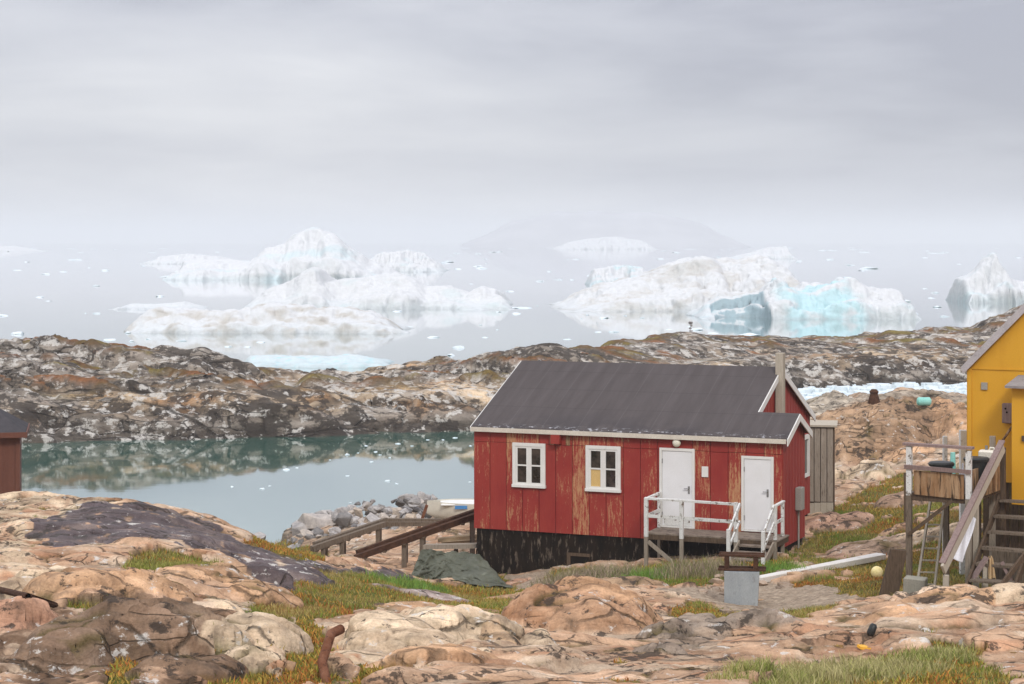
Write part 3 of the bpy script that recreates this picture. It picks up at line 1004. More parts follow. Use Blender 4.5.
    return h, np.clip(col, 0.005, 0.8), soil * (1 - msk['gravel']), msk['rust'], gloss, soil


def angles(px0, px1, nc):
    """fine columns where the photo looks, coarser ones far out to both sides"""
    side = 1.22 ** np.arange(1, 40) * 12
    side = np.cumsum(np.minimum(side, 160))[:38]
    return (np.concatenate([(px0 - side)[::-1], np.linspace(px0, px1, nc), px1 + side]) - 512) / F


def polar(px0, px1, nc, ds):
    a = angles(px0, px1, nc)
    D, A = np.meshgrid(ds, a, indexing='ij')
    return A * D, D


ds = [3.0]
while ds[-1] < 119.5:
    d = ds[-1]
    ds.append(d + (d * 0.02 if d < 21 else max(0.05, d * 0.0020)))
GXn, GYn = polar(-260, 1290, 1040, np.array(ds))
GH, GC, GS, GG, GL, GSO = near_eval(GXn, GYn)
_am = (1 - GS) * 1.0
_cx, _cy, _cz = carve(GXn, GYn, GH, _am * 0.9, ((0.8, 1.7, 0.05), (1.7, 3.2, 0.045), (3.6, 6.5, 0.018)), 601)
tag(grid_mesh('ground', _cx, _cy, _cz, GC, M['ground'], GL, soil=np.clip(GSO, 0, 1)), kind='structure')
_ga = angles(-260, 1290, 1040)
_gd = np.array(ds)


def gz(x, y):
    """height of the built ground"""
    i = np.clip(np.searchsorted(_gd, y) - 1, 0, len(_gd) - 2)
    j = np.clip(np.searchsorted(_ga, np.asarray(x) / y) - 1, 0, len(_ga) - 2)
    fi = (y - _gd[i]) / (_gd[i + 1] - _gd[i])
    fj = np.clip((np.asarray(x) / y - _ga[j]) / (_ga[j + 1] - _ga[j]), 0, 1)
    return (GH[i, j] * (1 - fi) * (1 - fj) + GH[i + 1, j] * fi * (1 - fj) + GH[i, j + 1] * (1 - fi) * fj + GH[i + 1, j + 1] * fi * fj)


# ------------------------------------------------------------------ far ridge
CTL2 = []
FOOT = [(-260, 117), (0, 119), (120, 121), (250, 122), (350, 125), (470, 127), (560, 131), (640, 141), (760, 157), (870, 163), (960, 166), (1024, 168), (1290, 172)]
TOP = [(-260, 338, 140), (0, 343, 140), (60, 341, 140), (120, 345, 138), (190, 355, 136), (250, 363, 136), (310, 374, 137), (400, 365, 141), (470, 354, 145), (560, 342, 153), (640, 328, 168),
       (690, 324, 176), (760, 331, 181), (820, 330, 186), (870, 328, 190), (910, 323, 193), (960, 321, 196), (1024, 296, 206), (1150, 284, 206), (1290, 290, 206)]


def add2(px, D, z):
    CTL2.append(((px - 512) / F * D, D, z))


for px, D in FOOT:
    add2(px, D - 8, -2.2)
    add2(px, D, 0.0)
    add2(px, D + (4.5 if px < 600 else 8), 2.5 if px < 260 else (1.5 if px < 520 else 2.6))
for px, py, D in TOP:
    z = CAMZ - (py - HZ) / F * D
    add2(px, D, z)
    add2(px, D + 14, z - 1.7)
    add2(px, D + 36, -2.5)
for px in (-260, 0, 300, 600, 900, 1290):
    add2(px, 236, -4)
ridge = Surf(CTL2, 1.2)


def ridge_eval(x, y):
    h = ridge(x, y)
    n = fbm(x * 0.09, y * 0.09, 201, 4)
    yy = y + 1.6 * h                                    # wraps patterns over steep faces
    calm = 1 - 0.72 * sst(0, 9, x + 3 * n) * sst(1.6, 3.0, h + 0.5 * n)
    on = sst(-1.5, 0.3, h)
    t = h / 1.15 + 0.6 * n + 0.035 * x
    fr = t - np.floor(t)
    led = (np.floor(t) + sst(0.35, 0.95, fr)) * 1.15 - (0.6 * n + 0.035 * x) * 1.15
    h = h * 0.45 + led * 0.55
    wx, wy = x + 2.5 * n + 0.5 * fbm(x * 0.5, yy * 0.5, 206, 3), yy + 2.5 * fbm(x * 0.09, y * 0.09, 205, 4)
    ca, sa = math.cos(R(-24)), math.sin(R(-24))
    u, v = wx * ca + wy * sa, -wx * sa + wy * ca
    f1, f2, cid = worley(u * 0.12, v * 0.34, 211)
    g1, g2, cid2 = worley(u * 0.22, v * 1.0, 212)
    joint = 1 - sst(0.0, 0.07, f2 - f1)
    joint2 = 1 - sst(0.0, 0.09, g2 - g1)
    h = h + on * calm * (1.3 * (cid - 0.4) * sst(0.0, 0.28, f2 - f1) + 0.5 * (cid2 - 0.4) * sst(0.0, 0.3, g2 - g1) - 0.15 * joint
                         + 0.60 * ridged(u * 0.10, v * 0.26, 215, 3))
    h = h + on * (1 - calm) * 0.5 * fbm(u * 0.12, v * 0.3, 218, 5)
    h = h - 1.15 * sst(1.2, 3.6, h)
    return h, cid, cid2, joint * (0.4 + 0.6 * calm), joint2 * calm, calm, u, v


rd = [110.0]
while rd[-1] < 232:
    d = rd[-1]
    rd.append(d + (0.22 if d < 200 else 0.6))
RX, RY = polar(-260, 1290, 1180, np.array(rd))
RH, rc1, rc2, rj, rj2, rcalm, RU, RV = ridge_eval(RX, RY)
gy = np.gradient(RH, axis=0) / np.gradient(RY, axis=0)
gx = np.gradient(RH, axis=1) / np.maximum(np.gradient(RX, axis=1), 1e-4)
slope = np.hypot(gx, gy)
YW = RY + 1.6 * RH
b1 = fbm(RX * 0.22, YW * 0.3, 221, 5)
b2 = fbm(RX * 0.8, YW * 1.0, 222, 6, 0.68)
b3 = fbm(RU * 0.10, RV * 0.55, 223, 5, 0.6)
rcol = np.ones(RX.shape + (3,)) * np.array((0.30, 0.28, 0.255))
rcol = lerp3(rcol, (0.37, 0.34, 0.305), (1 - rcalm) * 0.8)
rcol = lerp3(rcol, (0.20, 0.175, 0.155), sst(0.0, 0.3, b1) * 0.7 * rcalm)
lowband = sst(3.0, 1.7, RH + 1.1 * b1) * sst(0.7, 1.2, RH + 0.4 * b3)
tan_ = lowband * sst(-0.22, 0.12, fbm(RX * 0.13 + 3, YW * 0.13, 231, 4))
rcol = lerp3(rcol, (0.45, 0.35, 0.235), tan_ * 0.65)
rcol = lerp3(rcol, (0.33, 0.16, 0.05), tan_ * sst(0.05, 0.3, b1) * 0.6)
pal = sst(1.15, 0.75, RH + 0.3 * b1) * sst(0.25, 0.45, RH)
rcol = lerp3(rcol, (0.34, 0.31, 0.28), pal * 0.8)
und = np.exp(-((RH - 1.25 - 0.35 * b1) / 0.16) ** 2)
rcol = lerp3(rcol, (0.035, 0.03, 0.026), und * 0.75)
rcol = lerp3(rcol, (0.022, 0.018, 0.016), rj * 0.6)
# heath and moss on the flatter benches
flat = sst(1.15, 0.45, slope)
hz_n = fbm(RU * 0.07 + 4, RV * 0.30, 241, 5, 0.6) + 0.25 * b3
heath = flat * sst(0.06, 0.15, hz_n) * sst(1.6, 2.4, RH)
hc = np.ones(RX.shape + (3,)) * np.array((0.125, 0.072, 0.024))
hc = lerp3(hc, (0.19, 0.15, 0.03), sst(0.05, 0.3, b1))
hc = lerp3(hc, (0.22, 0.085, 0.024), sst(0.0, 0.25, -b1))
hc = hc * (0.75 + 0.6 * np.clip(b2 + 0.4, 0, 1))[..., None]
rcol = rcol * (1 - heath * 0.94)[..., None] + hc * (heath * 0.94)[..., None]
wetr = sst(0.55, 0.25, RH)
rcol = lerp3(rcol, (0.07, 0.06, 0.05), wetr * 0.85)
RH = RH + heath * 0.12
RXS, RYS, RZS = carve(RX, RY, RH, sst(0.0, 0.6, RH) * (0.45 + 0.55 * rcalm), ((0.16, 0.75, 0.50), (0.40, 1.0, 0.28), (0.9, 1.9, 0.14)), 651)
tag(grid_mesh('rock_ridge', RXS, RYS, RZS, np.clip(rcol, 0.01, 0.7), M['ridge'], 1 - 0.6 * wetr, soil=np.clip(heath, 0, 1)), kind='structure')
_rd = np.array(rd)
_ra = angles(-260, 1290, 1180)


def rz(x, y):
    return float(RH[np.clip(np.searchsorted(_rd, y), 0, len(_rd) - 1), np.clip(np.searchsorted(_ra, x / y), 0, len(_ra) - 1)])


# ------------------------------------------------------------------ vegetation (uncountable growth)


def blades(name, n, sel, hmin, hmax, wid, palette, lean=0.5, clump=None):
    p = sel.reshape(-1).astype(float)
    area = (np.gradient(GYn, axis=0) * np.gradient(GXn, axis=1)).reshape(-1)
    p = p * area
    p /= p.sum()
    idx = rng.choice(len(p), n, p=p)
    x = GXn.reshape(-1)[idx] + rng.normal(0, 0.04, n)
    y = GYn.reshape(-1)[idx] + rng.normal(0, 0.05, n)
    z = gz(x, y) - 0.01
    cl = 0.45 + 0.75 * np.clip(fbm(x * 1.6, y * 1.6, 303, 3) + 0.45, 0, 1.2)
    hh = (hmin + (hmax - hmin) * rng.uniform(0, 1, n) ** 1.6) * cl
    an = rng.uniform(0, 2 * np.pi, n)
    ln = rng.uniform(0.1, lean, n) * hh
    wd = rng.uniform(0.6, 1.3, n) * wid
    dx, dy = np.cos(an), np.sin(an)
    sx, sy = -dy, dx
    fa = rng.uniform(0, np.pi, n)
    sx, sy = np.cos(fa), np.sin(fa)
    v = np.zeros((n, 5, 3))
    v[:, 0] = np.stack([x - sx * wd / 2, y - sy * wd / 2, z], -1)
    v[:, 1] = np.stack([x + sx * wd / 2, y + sy * wd / 2, z], -1)
    mx, my, mz = x + dx * ln * 0.35, y + dy * ln * 0.35, z + hh * 0.6
    v[:, 2] = np.stack([mx + sx * wd * 0.4, my + sy * wd * 0.4, mz], -1)
    v[:, 3] = np.stack([mx - sx * wd * 0.4, my - sy * wd * 0.4, mz], -1)
    v[:, 4] = np.stack([x + dx * ln, y + dy * ln, z + hh], -1)
    b = np.arange(n)[:, None] * 5
    tri = np.concatenate([b + np.array([[0, 1, 2]]), b + np.array([[0, 2, 3]]), b + np.array([[3, 2, 4]])], 1).reshape(-1, 3)
    me = bpy.data.meshes.new(name)
    me.vertices.add(n * 5)
    me.vertices.foreach_set('co', v.astype(np.float32).reshape(-1))
    me.loops.add(tri.size)
    me.loops.foreach_set('vertex_index', tri.astype(np.int32).reshape(-1))
    me.polygons.add(len(tri))
    me.polygons.foreach_set('loop_start', np.arange(0, tri.size, 3, dtype=np.int32))
    me.polygons.foreach_set('loop_total', np.full(len(tri), 3, dtype=np.int32))
    me.update(calc_edges=True)
    pal = np.array(palette)
    g = fbm(x * 0.6, y * 0.6, 305, 3)
    k = np.clip((g + 0.5 + rng.normal(0, 0.22, n)) * len(pal), 0, len(pal) - 1).astype(int)
    c = pal[k] * rng.uniform(0.7, 1.3, (n, 1))
    c4 = np.concatenate([c, np.ones((n, 1))], 1)
    a = me.attributes.new('Col', 'FLOAT_COLOR', 'POINT')
    a.data.foreach_set('color', np.repeat(c4, 5, 0).astype(np.float32).reshape(-1))
    me.materials.append(M['grass'])
    o = bpy.data.objects.new(name, me)
    COL.objects.link(o)
    tag(o, kind='stuff')
    return o


gsel = (GS > 0.4)
veg = fbm(GXn * 0.45, GYn * 0.45, 311, 3)
front = (GYn < 34)
blades('grass', 115000, gsel * (GG < 0.5) * (GYn < 62) * sst(-0.25, 0.25, veg), 0.03, 0.16, 0.011,
       [(0.13, 0.19, 0.03), (0.19, 0.23, 0.04), (0.27, 0.25, 0.06), (0.38, 0.30, 0.11), (0.33, 0.24, 0.09)], 0.9)
blades('low_shrubs', 95000, gsel * (GYn < 66) * np.maximum(sst(0.2, -0.2, veg), GG * 1.5), 0.03, 0.13, 0.022,
       [(0.33, 0.12, 0.035), (0.42, 0.20, 0.045), (0.34, 0.24, 0.05), (0.20, 0.20, 0.035), (0.40, 0.27, 0.07)], 1.0)
blades('grass', 30000, gsel * (GYn >= 50), 0.06, 0.2, 0.022,
       [(0.15, 0.22, 0.035), (0.25, 0.26, 0.05), (0.36, 0.27, 0.07), (0.36, 0.19, 0.045)], 0.9)


def tuft(pts, n, hmin, hmax, pal, name='grass_tuft'):
    """dense patch of taller grass round the given photo points"""
    sel = np.zeros(GXn.shape)
    for px, py, r in pts:
        x, y = g_at(px, py)
        sel += np.exp(-(((GXn - x) / r) ** 2 + ((GYn - y) / (r * 1.3)) ** 2) * 1.2) * (np.hypot(GXn - x, (GYn - y) / 1.3) < r * 1.2)
    return blades(name, n, sel, hmin, hmax, 0.013, pal, 0.8)


tuft([(575, 585, 1.0), (690, 575, 0.8), (720, 575, 0.6), (610, 580, 0.7)], 9000, 0.2, 0.5, [(0.32, 0.25, 0.18), (0.22, 0.22, 0.09), (0.38, 0.29, 0.22)], 'pale_seeding_grass')
tuft([(780, 572, 0.6), (400, 588, 0.7), (425, 590, 0.6), (650, 578, 0.8)], 7000, 0.12, 0.32, [(0.13, 0.24, 0.045), (0.18, 0.27, 0.055)], 'grass')
tuft([(790, 684, 0.7), (850, 678, 0.8), (900, 672, 0.6), (940, 660, 0.5), (760, 690, 0.6)], 14000, 0.10, 0.26, [(0.24, 0.27, 0.07), (0.36, 0.33, 0.13), (0.42, 0.37, 0.18)], 'grass')
tuft([(160, 572, 0.55), (190, 574, 0.5)], 5000, 0.08, 0.2, [(0.19, 0.22, 0.04), (0.27, 0.26, 0.07)], 'grass')

# ------------------------------------------------------------------ icebergs


def iceberg(px_prof, wl, depth, label, seed, cyan=0.2, dirt=0.0, rough=0.10, bays=(), cy_at=None, step=0.16, name='iceberg', dark_line=0.4):
    D = F * CAMZ / (wl - HZ)
    Dc = D + 0.75 * depth
    xs = np.array([(p - 512) / F * Dc for p, _ in px_prof])
    hs = np.array([CAMZ - (q - HZ) / F * Dc for _, q in px_prof])
    hs[0] = hs[-1] = 0.0
    W_ = xs[-1] - xs[0]
    step = max(step, W_ / 300)
    X = np.arange(xs[0] - 2, xs[-1] + 2, step)
    H = np.interp(X, xs, hs, left=-1.5, right=-1.5)
    V = np.arange(-depth, depth, step * 1.15)
    XX, VV = np.meshgrid(X, V)
    vn = VV / depth
    shift = 0.10 * W_ * fbm(vn * 1.5 + seed, vn * 0 + 0.3, seed, 2) * np.clip(np.abs(vn - 0.05) * 2, 0, 1)
    Hs = np.interp((XX + shift).ravel(), xs, hs, left=-1.5, right=-1.5).reshape(XX.shape)
    ed = vn + 0.22 * fbm(XX / W_ * 5, vn, seed + 3, 2)
    for (b0, b1, dep) in bays:
        x0, x1 = (b0 - 512) / F * D, (b1 - 512) / F * D
        t = np.clip(1 - ((XX - (x0 + x1) / 2) / ((x1 - x0) / 2)) ** 2, 0, 1) ** 0.5
        ed = np.where(vn < 0, ed - t * dep, ed)
    e2 = ed + 0.08 * ridged(XX / W_ * 10, vn * 2, seed + 5, 2)
    shelf = 0.25 + 0.3 * (fbm(XX / W_ * 4 + 5, vn * 0.5, seed + 6, 3) + 0.4)
    prof = np.where(e2 < 0, shelf * sst(-0.86, -0.70, e2) + (1 - shelf) * sst(-0.55, -0.18, e2) - 0.5 * sst(-0.80, -0.90, e2), 1 - np.clip(e2, 0, 1.2) ** 2.2 * 1.1)
    top = hs.max()
    nz = ridged(XX / top * 0.55, VV / top * 0.55, seed + 7, 3) * 0.9 + fbm(XX / top * 1.6, VV / top * 1.6, seed + 9, 3)
    h = np.maximum(Hs, 0) * np.clip(prof, -0.6, 1) + np.minimum(Hs, 0) + rough * top * (nz - 0.25) * np.clip(Hs / top + 0.15, 0, 1)
    # cut cliffs
    f1, f2, cid = worley(XX / top * 0.5, VV / top * 0.5, seed + 4)
    h = h + rough * 0.9 * top * (cid - 0.5) * sst(0.0, 0.25, f2 - f1) * np.clip(Hs / top, 0, 1)
    h = np.clip(h, -1.2, None)
    sl = np.hypot(np.gradient(h, axis=0) / (step * 1.15), np.gradient(h, axis=1) / step)
    n = fbm(XX / top, (VV + 1.7 * h) / top, seed + 12, 5)
    n2 = fbm(XX / 1.6, (VV + 1.7 * h) / 1.6, seed + 13, 5)
    col = np.ones(XX.shape + (3,)) * np.array((0.62, 0.635, 0.64))
    cy = np.clip(sst(0.05, 0.5, n) * 0.6 + 0.30 * sst(1.8, 0.3, h), 0, 1) * cyan * 2
    if cy_at:
        x0, x1 = (cy_at[0] - 512) / F * D, (cy_at[1] - 512) / F * D
        cy = np.maximum(cy, sst(-0.35, 0.05, n) * (vn < 0.2) * sst(x0 - 2, x0 + 1, XX) * sst(x1 + 1, x1 - 1.5, XX + 0.4 * h) * 0.8)
    col = lerp3(col, (0.42, 0.655, 0.69), np.clip(cy, 0, 1))
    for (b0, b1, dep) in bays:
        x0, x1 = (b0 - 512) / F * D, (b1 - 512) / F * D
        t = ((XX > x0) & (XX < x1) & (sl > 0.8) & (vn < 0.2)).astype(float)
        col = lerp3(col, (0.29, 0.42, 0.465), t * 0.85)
    if dirt:
        col = lerp3(col, (0.47, 0.43, 0.37), dirt * sst(-0.15, 0.35, n + 0.4 * n2))
        col = lerp3(col, (0.28, 0.25, 0.21), dirt * sst(0.25, 0.45, n2) * sst(-0.1, 0.3, n) * 0.8)
    if dark_line:
        col = lerp3(col, (0.36, 0.40, 0.42), sst(0.55, 0.15, h) * dark_line * sst(-0.3, 0.2, n2))
    f = 1.0 / top
    CX, CY, CZ = carve(XX, D + VV + depth * 0.75, h - 0.02, top * rough * 0.5 * sst(0.3, 2.0, h), ((1.1 * f, 1.6 * f, 0.6), (2.4 * f, 3.2 * f, 0.8), (5.5 * f, 7.0 * f, 0.5)), seed + 20)
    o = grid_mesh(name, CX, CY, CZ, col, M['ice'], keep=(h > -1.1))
    return tag(o, label, 'iceberg')


iceberg([(128, 333), (134, 325), (152, 313), (162, 310), (200, 312), (245, 311), (272, 306), (300, 308), (340, 309), (372, 314), (390, 321), (402, 333)], 333, 9,
        'long low iceberg streaked with brown dirt, nearest berg on the left', 11, 0.12, 0.7, 0.13)
iceberg([(250, 309), (262, 298), (280, 287), (300, 279), (317, 269), (324, 271), (331, 283), (352, 280), (395, 276), (410, 279), (427, 288), (450, 288), (470, 294), (484, 288), (497, 291), (507, 309)], 309, 20,
        'white iceberg with a small pointed hump above its left end', 23, 0.18, 0.12, 0.08)
iceberg([(176, 280), (184, 263), (215, 261), (250, 264), (266, 250), (284, 244), (295, 235), (310, 231), (330, 237), (350, 252), (366, 262), (385, 268), (400, 280)], 280, 44,
        'tallest iceberg with a rounded white peak behind the pointed hump berg', 31, 0.3, 0.0, 0.08)
iceberg([(362, 272), (372, 260), (385, 255), (410, 252), (425, 256), (437, 264), (446, 272)], 272, 36,
        'hazy blocky iceberg just behind the right shoulder of the peaked berg', 37, 0.2, 0.0, 0.12)
iceberg([(154, 264), (160, 257), (190, 254), (222, 257), (240, 264)], 264, 40, 'flat topped faint iceberg behind the left end of the peaked berg', 41, 0.1, 0.0, 0.05)
iceberg([(549, 311), (560, 303), (580, 295), (600, 288), (640, 280), (664, 270), (690, 263), (714, 267), (735, 265), (757, 262), (776, 272), (788, 288), (800, 311)], 311, 24,
        'broad grey stained iceberg with a rugged dirty crown, seen over the red house', 47, 0.10, 0.5, 0.14)
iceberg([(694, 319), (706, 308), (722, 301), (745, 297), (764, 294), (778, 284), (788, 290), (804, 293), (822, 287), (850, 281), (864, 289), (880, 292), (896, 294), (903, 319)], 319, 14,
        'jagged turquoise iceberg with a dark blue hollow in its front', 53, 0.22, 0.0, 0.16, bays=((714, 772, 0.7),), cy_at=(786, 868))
iceberg([(586, 286), (594, 270), (620, 266), (640, 268), (655, 286)], 286, 22, 'pale blue iceberg peeping from behind the dirty crowned berg', 59, 0.5, 0.0, 0.08)
iceberg([(722, 259), (738, 256), (752, 252.5), (768, 248), (784, 247), (789, 259)], 259, 36, 'faint wedge shaped iceberg behind the dirty crowned berg', 61, 0.15, 0.0, 0.06)
iceberg([(956, 303), (959, 279), (975, 272), (985, 262), (993, 256), (998, 268), (1003, 277), (1014, 283), (1030, 285), (1050, 303)], 303, 12,
        'iceberg with a tall thin spire left of the yellow gable', 67, 0.3, 0.0, 0.07)
iceberg([(556, 249), (566, 243), (590, 239), (615, 237), (640, 241), (652, 249)], 249.5, 140, 'very faint low dome iceberg far out in the fog', 71, 0.05, 0.0, 0.05)
iceberg([(-60, 251), (-20, 247), (10, 246), (40, 251)], 251.5, 60, 'very faint flat iceberg low on the far left horizon', 73, 0.05, 0.0, 0.05)
iceberg([(118, 309), (130, 304), (160, 304), (185, 302), (206, 309)], 309.5, 9, 'thin flat ice sheet behind the long dirty iceberg', 79, 0.1, 0.0, 0.10, name='ice_floe')
iceberg([(243, 367), (250, 356), (290, 356), (330, 357), (345, 355), (365, 357), (384, 361), (390, 367)], 367, 6,
        'flat white ice floe with a turquoise edge close behind the rock ridge', 83, 0.6, 0.0, 0.14, name='ice_floe', step=0.25)


def chunk_mesh(name, seed, flat, mat, pts=22, bev=0.05):
    """angular broken block: hull of random points with softened edges"""
    rr = random.Random(seed)
    bm = bmesh.new()
    for _ in range(pts):
        d = Vector((rr.gauss(0, 1), rr.gauss(0, 1), rr.gauss(0, 1))).normalized() * rr.uniform(0.75, 1.05)
        bm.verts.new((d.x, d.y, d.z * flat))
    r_ = bmesh.ops.convex_hull(bm, input=list(bm.verts))
    loose = [v for v in bm.verts if not v.link_faces]
    bmesh.ops.delete(bm, geom=loose, context='VERTS')
    bmesh.ops.bevel(bm, geom=list(bm.edges), offset=bev, segments=2, affect='EDGES', clamp_overlap=True, profile=0.6)
    bmesh.ops.recalc_face_normals(bm, faces=bm.faces)
    me = bpy.data.meshes.new(name)
    bm.to_mesh(me)
    bm.free()
    me.materials.append(mat)
    return me


FLOES = [chunk_mesh('ice_fragment', 100 + i, 0.5 + 0.2 * (i % 3), M['floe'], 16, 0.04) for i in range(8)]


def put(name, me, loc, sc, rotz, label, cat, group=None):
    o = bpy.data.objects.new(name, me)
    COL.objects.link(o)
    o.location = loc
    o.scale = sc
    tilt = 0.02 if cat == 'ice floe' else 0.12
    o.rotation_euler = (random.uniform(-tilt, tilt), random.uniform(-tilt, tilt), rotz)
    if cat == 'ice floe':
        o.location.z -= 0.12 * sc[2]
    return tag(o, label, cat, group)


rf = random.Random(5)
k = 0
while k < 280:
    py = 248 + 112 * rf.random() ** 1.7
    px = rf.uniform(-120, 1140)
    if 250 < px < 395 and 345 < py:
        continue
    D = F * CAMZ / (py - HZ)
    if D < 205:
        continue
    s = (rf.uniform(2.0, 7.5) if rf.random() < 0.8 else rf.uniform(7, 15)) / F * D
    s = min(s, 10)
    put('ice_fragment', FLOES[k % 8], ((px - 512) / F * D, D, 0.0), (s, s * rf.uniform(0.6, 1.2), min(0.3 * s, 1.1) + 0.12), rf.uniform(0, 6),
        'small white ice fragment adrift on the grey open sea', 'ice floe', 'ice fragments scattered on the open sea')
    k += 1
big = [(168, 277, 22, 'rounded pale ice block on the water left of the peaked berg'), (18, 334, 16, 'white ice lump by the left edge of the sea'), (4, 316, 12, 'second white ice lump at the far left of the sea'),
       (108, 340, 16, 'low white ice slab just above the left end of the ridge'), (170, 326, 13, 'white ice block against the left end of the dirty berg'),
       (905, 302, 12, 'white ice block beside the turquoise berg'), (935, 293, 14, 'flat ice pan between turquoise and spired bergs'), (460, 348, 16, 'low ice pan above the ridge left of the red roof')]
for i, (px, py, wpx, lb) in enumerate(big):
    D = F * CAMZ / (py - HZ)
    s = wpx / F * D * 0.6
    put('ice_fragment', FLOES[i], ((px - 512) / F * D, D, 0), (s, s, 0.3 * s + 0.3), i, lb, 'ice floe')
pond = [(405, 497, 13), (388, 481, 9), (397, 484, 6), (347, 476, 6), (372, 462, 6), (347, 455, 8), (358, 453, 5), (376, 452, 6), (366, 446, 5), (398, 444, 7), (412, 446, 4), (428, 440, 6), (455, 438, 7),
        (287, 470, 8), (297, 468, 5), (262, 489, 7), (270, 486, 4), (232, 487, 5), (350, 503, 5), (470, 482, 5), (443, 440, 4), (390, 458, 4), (205, 437, 6), (470, 446, 5), (330, 460, 3), (380, 455, 4)]
for i, (px, py, wpx) in enumerate(pond):
    D = F * CAMZ / (py - HZ)
    s = wpx / F * D * 0.55
    if wpx >= 13:
        put('ice_fragment', FLOES[i % 8], ((px - 512) / F * D, D, 0), (s, s, s * 1.0), i, 'largest white ice lump floating on the pond near the rubble bank', 'ice floe')
        continue
    put('ice_fragment', FLOES[i % 8], ((px - 512) / F * D, D, 0), (s, s * 0.8, 0.3 * s + 0.06), i, 'small white ice fragment floating on the still pond', 'ice floe', 'ice fragments on the pond')

# brash ice packed into the inlet behind the house
mb = MB()
for i in range(900):
    px = rf.uniform(700, 1010)
    py = rf.uniform(386, 409)
    D = F * CAMZ / (py - HZ)
    x = (px - 512) / F * D
    s = rf.uniform(0.15, 0.9)
    a0 = rf.uniform(0, 6)
    nv = 6
    z1 = rf.uniform(0.10, 0.45)
    ring = [(x + s * rf.uniform(0.7, 1.1) * math.cos(a0 + 6.283 * j / nv), D + s * rf.uniform(0.7, 1.1) * math.sin(a0 + 6.283 * j / nv)) for j in range(nv)]
    mb.add([(p[0], p[1], -0.1) for p in ring] + [(x + (p[0] - x) * 0.75, D + (p[1] - D) * 0.75, z1 + rf.uniform(-0.05, 0.05)) for p in ring],
           [tuple(range(nv, 2 * nv))] + [(j, (j + 1) % nv, (j + 1) % nv + nv, j + nv) for j in range(nv)])
tag(mb.build('brash_ice', M['floe']), kind='stuff')

# ------------------------------------------------------------------ rubble bank and loose stones
RUB = [chunk_mesh('boulder', 300 + i, 0.7 + 0.06 * (i % 4), M['rubble'], 18, 0.04) for i in range(9)]
TANS = [chunk_mesh('stone', 400 + i, 0.7 + 0.06 * (i % 4), M['stone_tan'], 20, 0.08) for i in range(6)]
rr = random.Random(21)
for i in range(260):
    t = rr.random()
    px = 288 + 148 * t
    D = rr.uniform(74, 86) if t < 0.5 else rr.uniform(72, 88)
    x = (px - 512) / F * D
    hump = 1.05 * math.sin(min(1, t * 1.5) * 1.57) * (1 - ((D - 80) / 8) ** 2)
    s = rr.uniform(0.12, 0.30) if rr.random() < 0.88 else rr.uniform(0.3, 0.48)
    z = max(float(gz(x, D)), -0.1) + max(hump, 0) * rr.uniform(0.3, 1.0) - 0.1
    o = put('boulder', RUB[i % 9], (x, D, z), (s * rr.uniform(0.8, 1.4), s, s * rr.uniform(0.7, 1.1)), rr.uniform(0, 6),
            'grey broken boulder in the rubble bank at the edge of the pond', 'boulder', 'boulders of the rubble bank')
    o.rotation_euler = (rr.uniform(-0.6, 0.6), rr.uniform(-0.6, 0.6), rr.uniform(0, 6))
for i, (px, py, s, lb) in enumerate([(318, 527, 1.0, 'large dark grey boulder at the left tip of the rubble bank'), (303, 532, 0.8, 'brown grey boulder low at the left end of the rubble bank'),
                                     (255, 541, 0.6, 'dark rounded boulder on the rim of the rock slab beside the pond')]):
    D = 78 if i < 2 else 52
    x = (px - 512) / F * D
    put('boulder', RUB[i * 2], (x, D, float(gz(x, D)) + s * 0.35), (s, s * 0.8, s * 0.75), i * 2.0, lb, 'boulder')
for i in range(46):
    px, py = rr.choice([(rr.uniform(840, 960), rr.uniform(450, 560)), (rr.uniform(700, 860), rr.uniform(575, 620)), (rr.uniform(800, 900), rr.uniform(455, 490))])
    x, y = g_at(px, py)
    s = rr.uniform(0.05, 0.2)
    put('stone', TANS[i % 6], (x, y, float(gz(x, y)) + s * 0.3), (s * 1.3, s, s * 0.8), rr.uniform(0, 6), 'small tan stone lying loose on the turf and gravel', 'stone', 'loose stones round the houses')
# cairn on the skyline
_j = int(np.argmin(np.abs(_ra - (691 - 512) / F)))
_i = int(np.argmax((RZS[:, _j] - CAMZ) / RYS[:, _j]))
cxx, cyy, czz = float(RXS[_i, _j]), float(RYS[_i, _j]), float(RZS[_i, _j])
cr = empty('cairn', (cxx, cyy, czz), 0, 'small stone cairn standing on the highest point of the ridge', 'cairn')
for i, (r_, z_) in enumerate([(0.20, 0.10), (0.15, 0.34), (0.13, 0.58), (0.24, 0.80)]):
    o = bpy.data.objects.new('stone', RUB[i])
    COL.objects.link(o)
    o.parent = cr
    o.location = (0.03 * (-1) ** i, 0, z_)
    o.scale = (r_, r_, 0.17)

# ------------------------------------------------------------------ red house
HA = R(23)
HL = 8.80
hu, hv = Vector((math.cos(HA), -math.sin(HA), 0)), Vector((math.sin(HA), math.cos(HA), 0))
PR = Vector((7.046, 52.0, 0))
PL = PR - hu * HL
ZB = 2.6
H0 = Vector((PL.x, PL.y, ZB))
house = empty('red_house', H0, -HA, 'red timber house with peeling boards, grey felt roof and white doors', 'house')
LM, WM, WX = 7.70, 7.03, 2.24
zw0, ze, zr = 4.02 - ZB, 6.84 - ZB, 8.40 - ZB
sl = (zr - ze) / (WM / 2)
xe = HL
zx = ze + sl * WX / 2


def gtop(y):
    return ze + sl * min(y, WM - y)


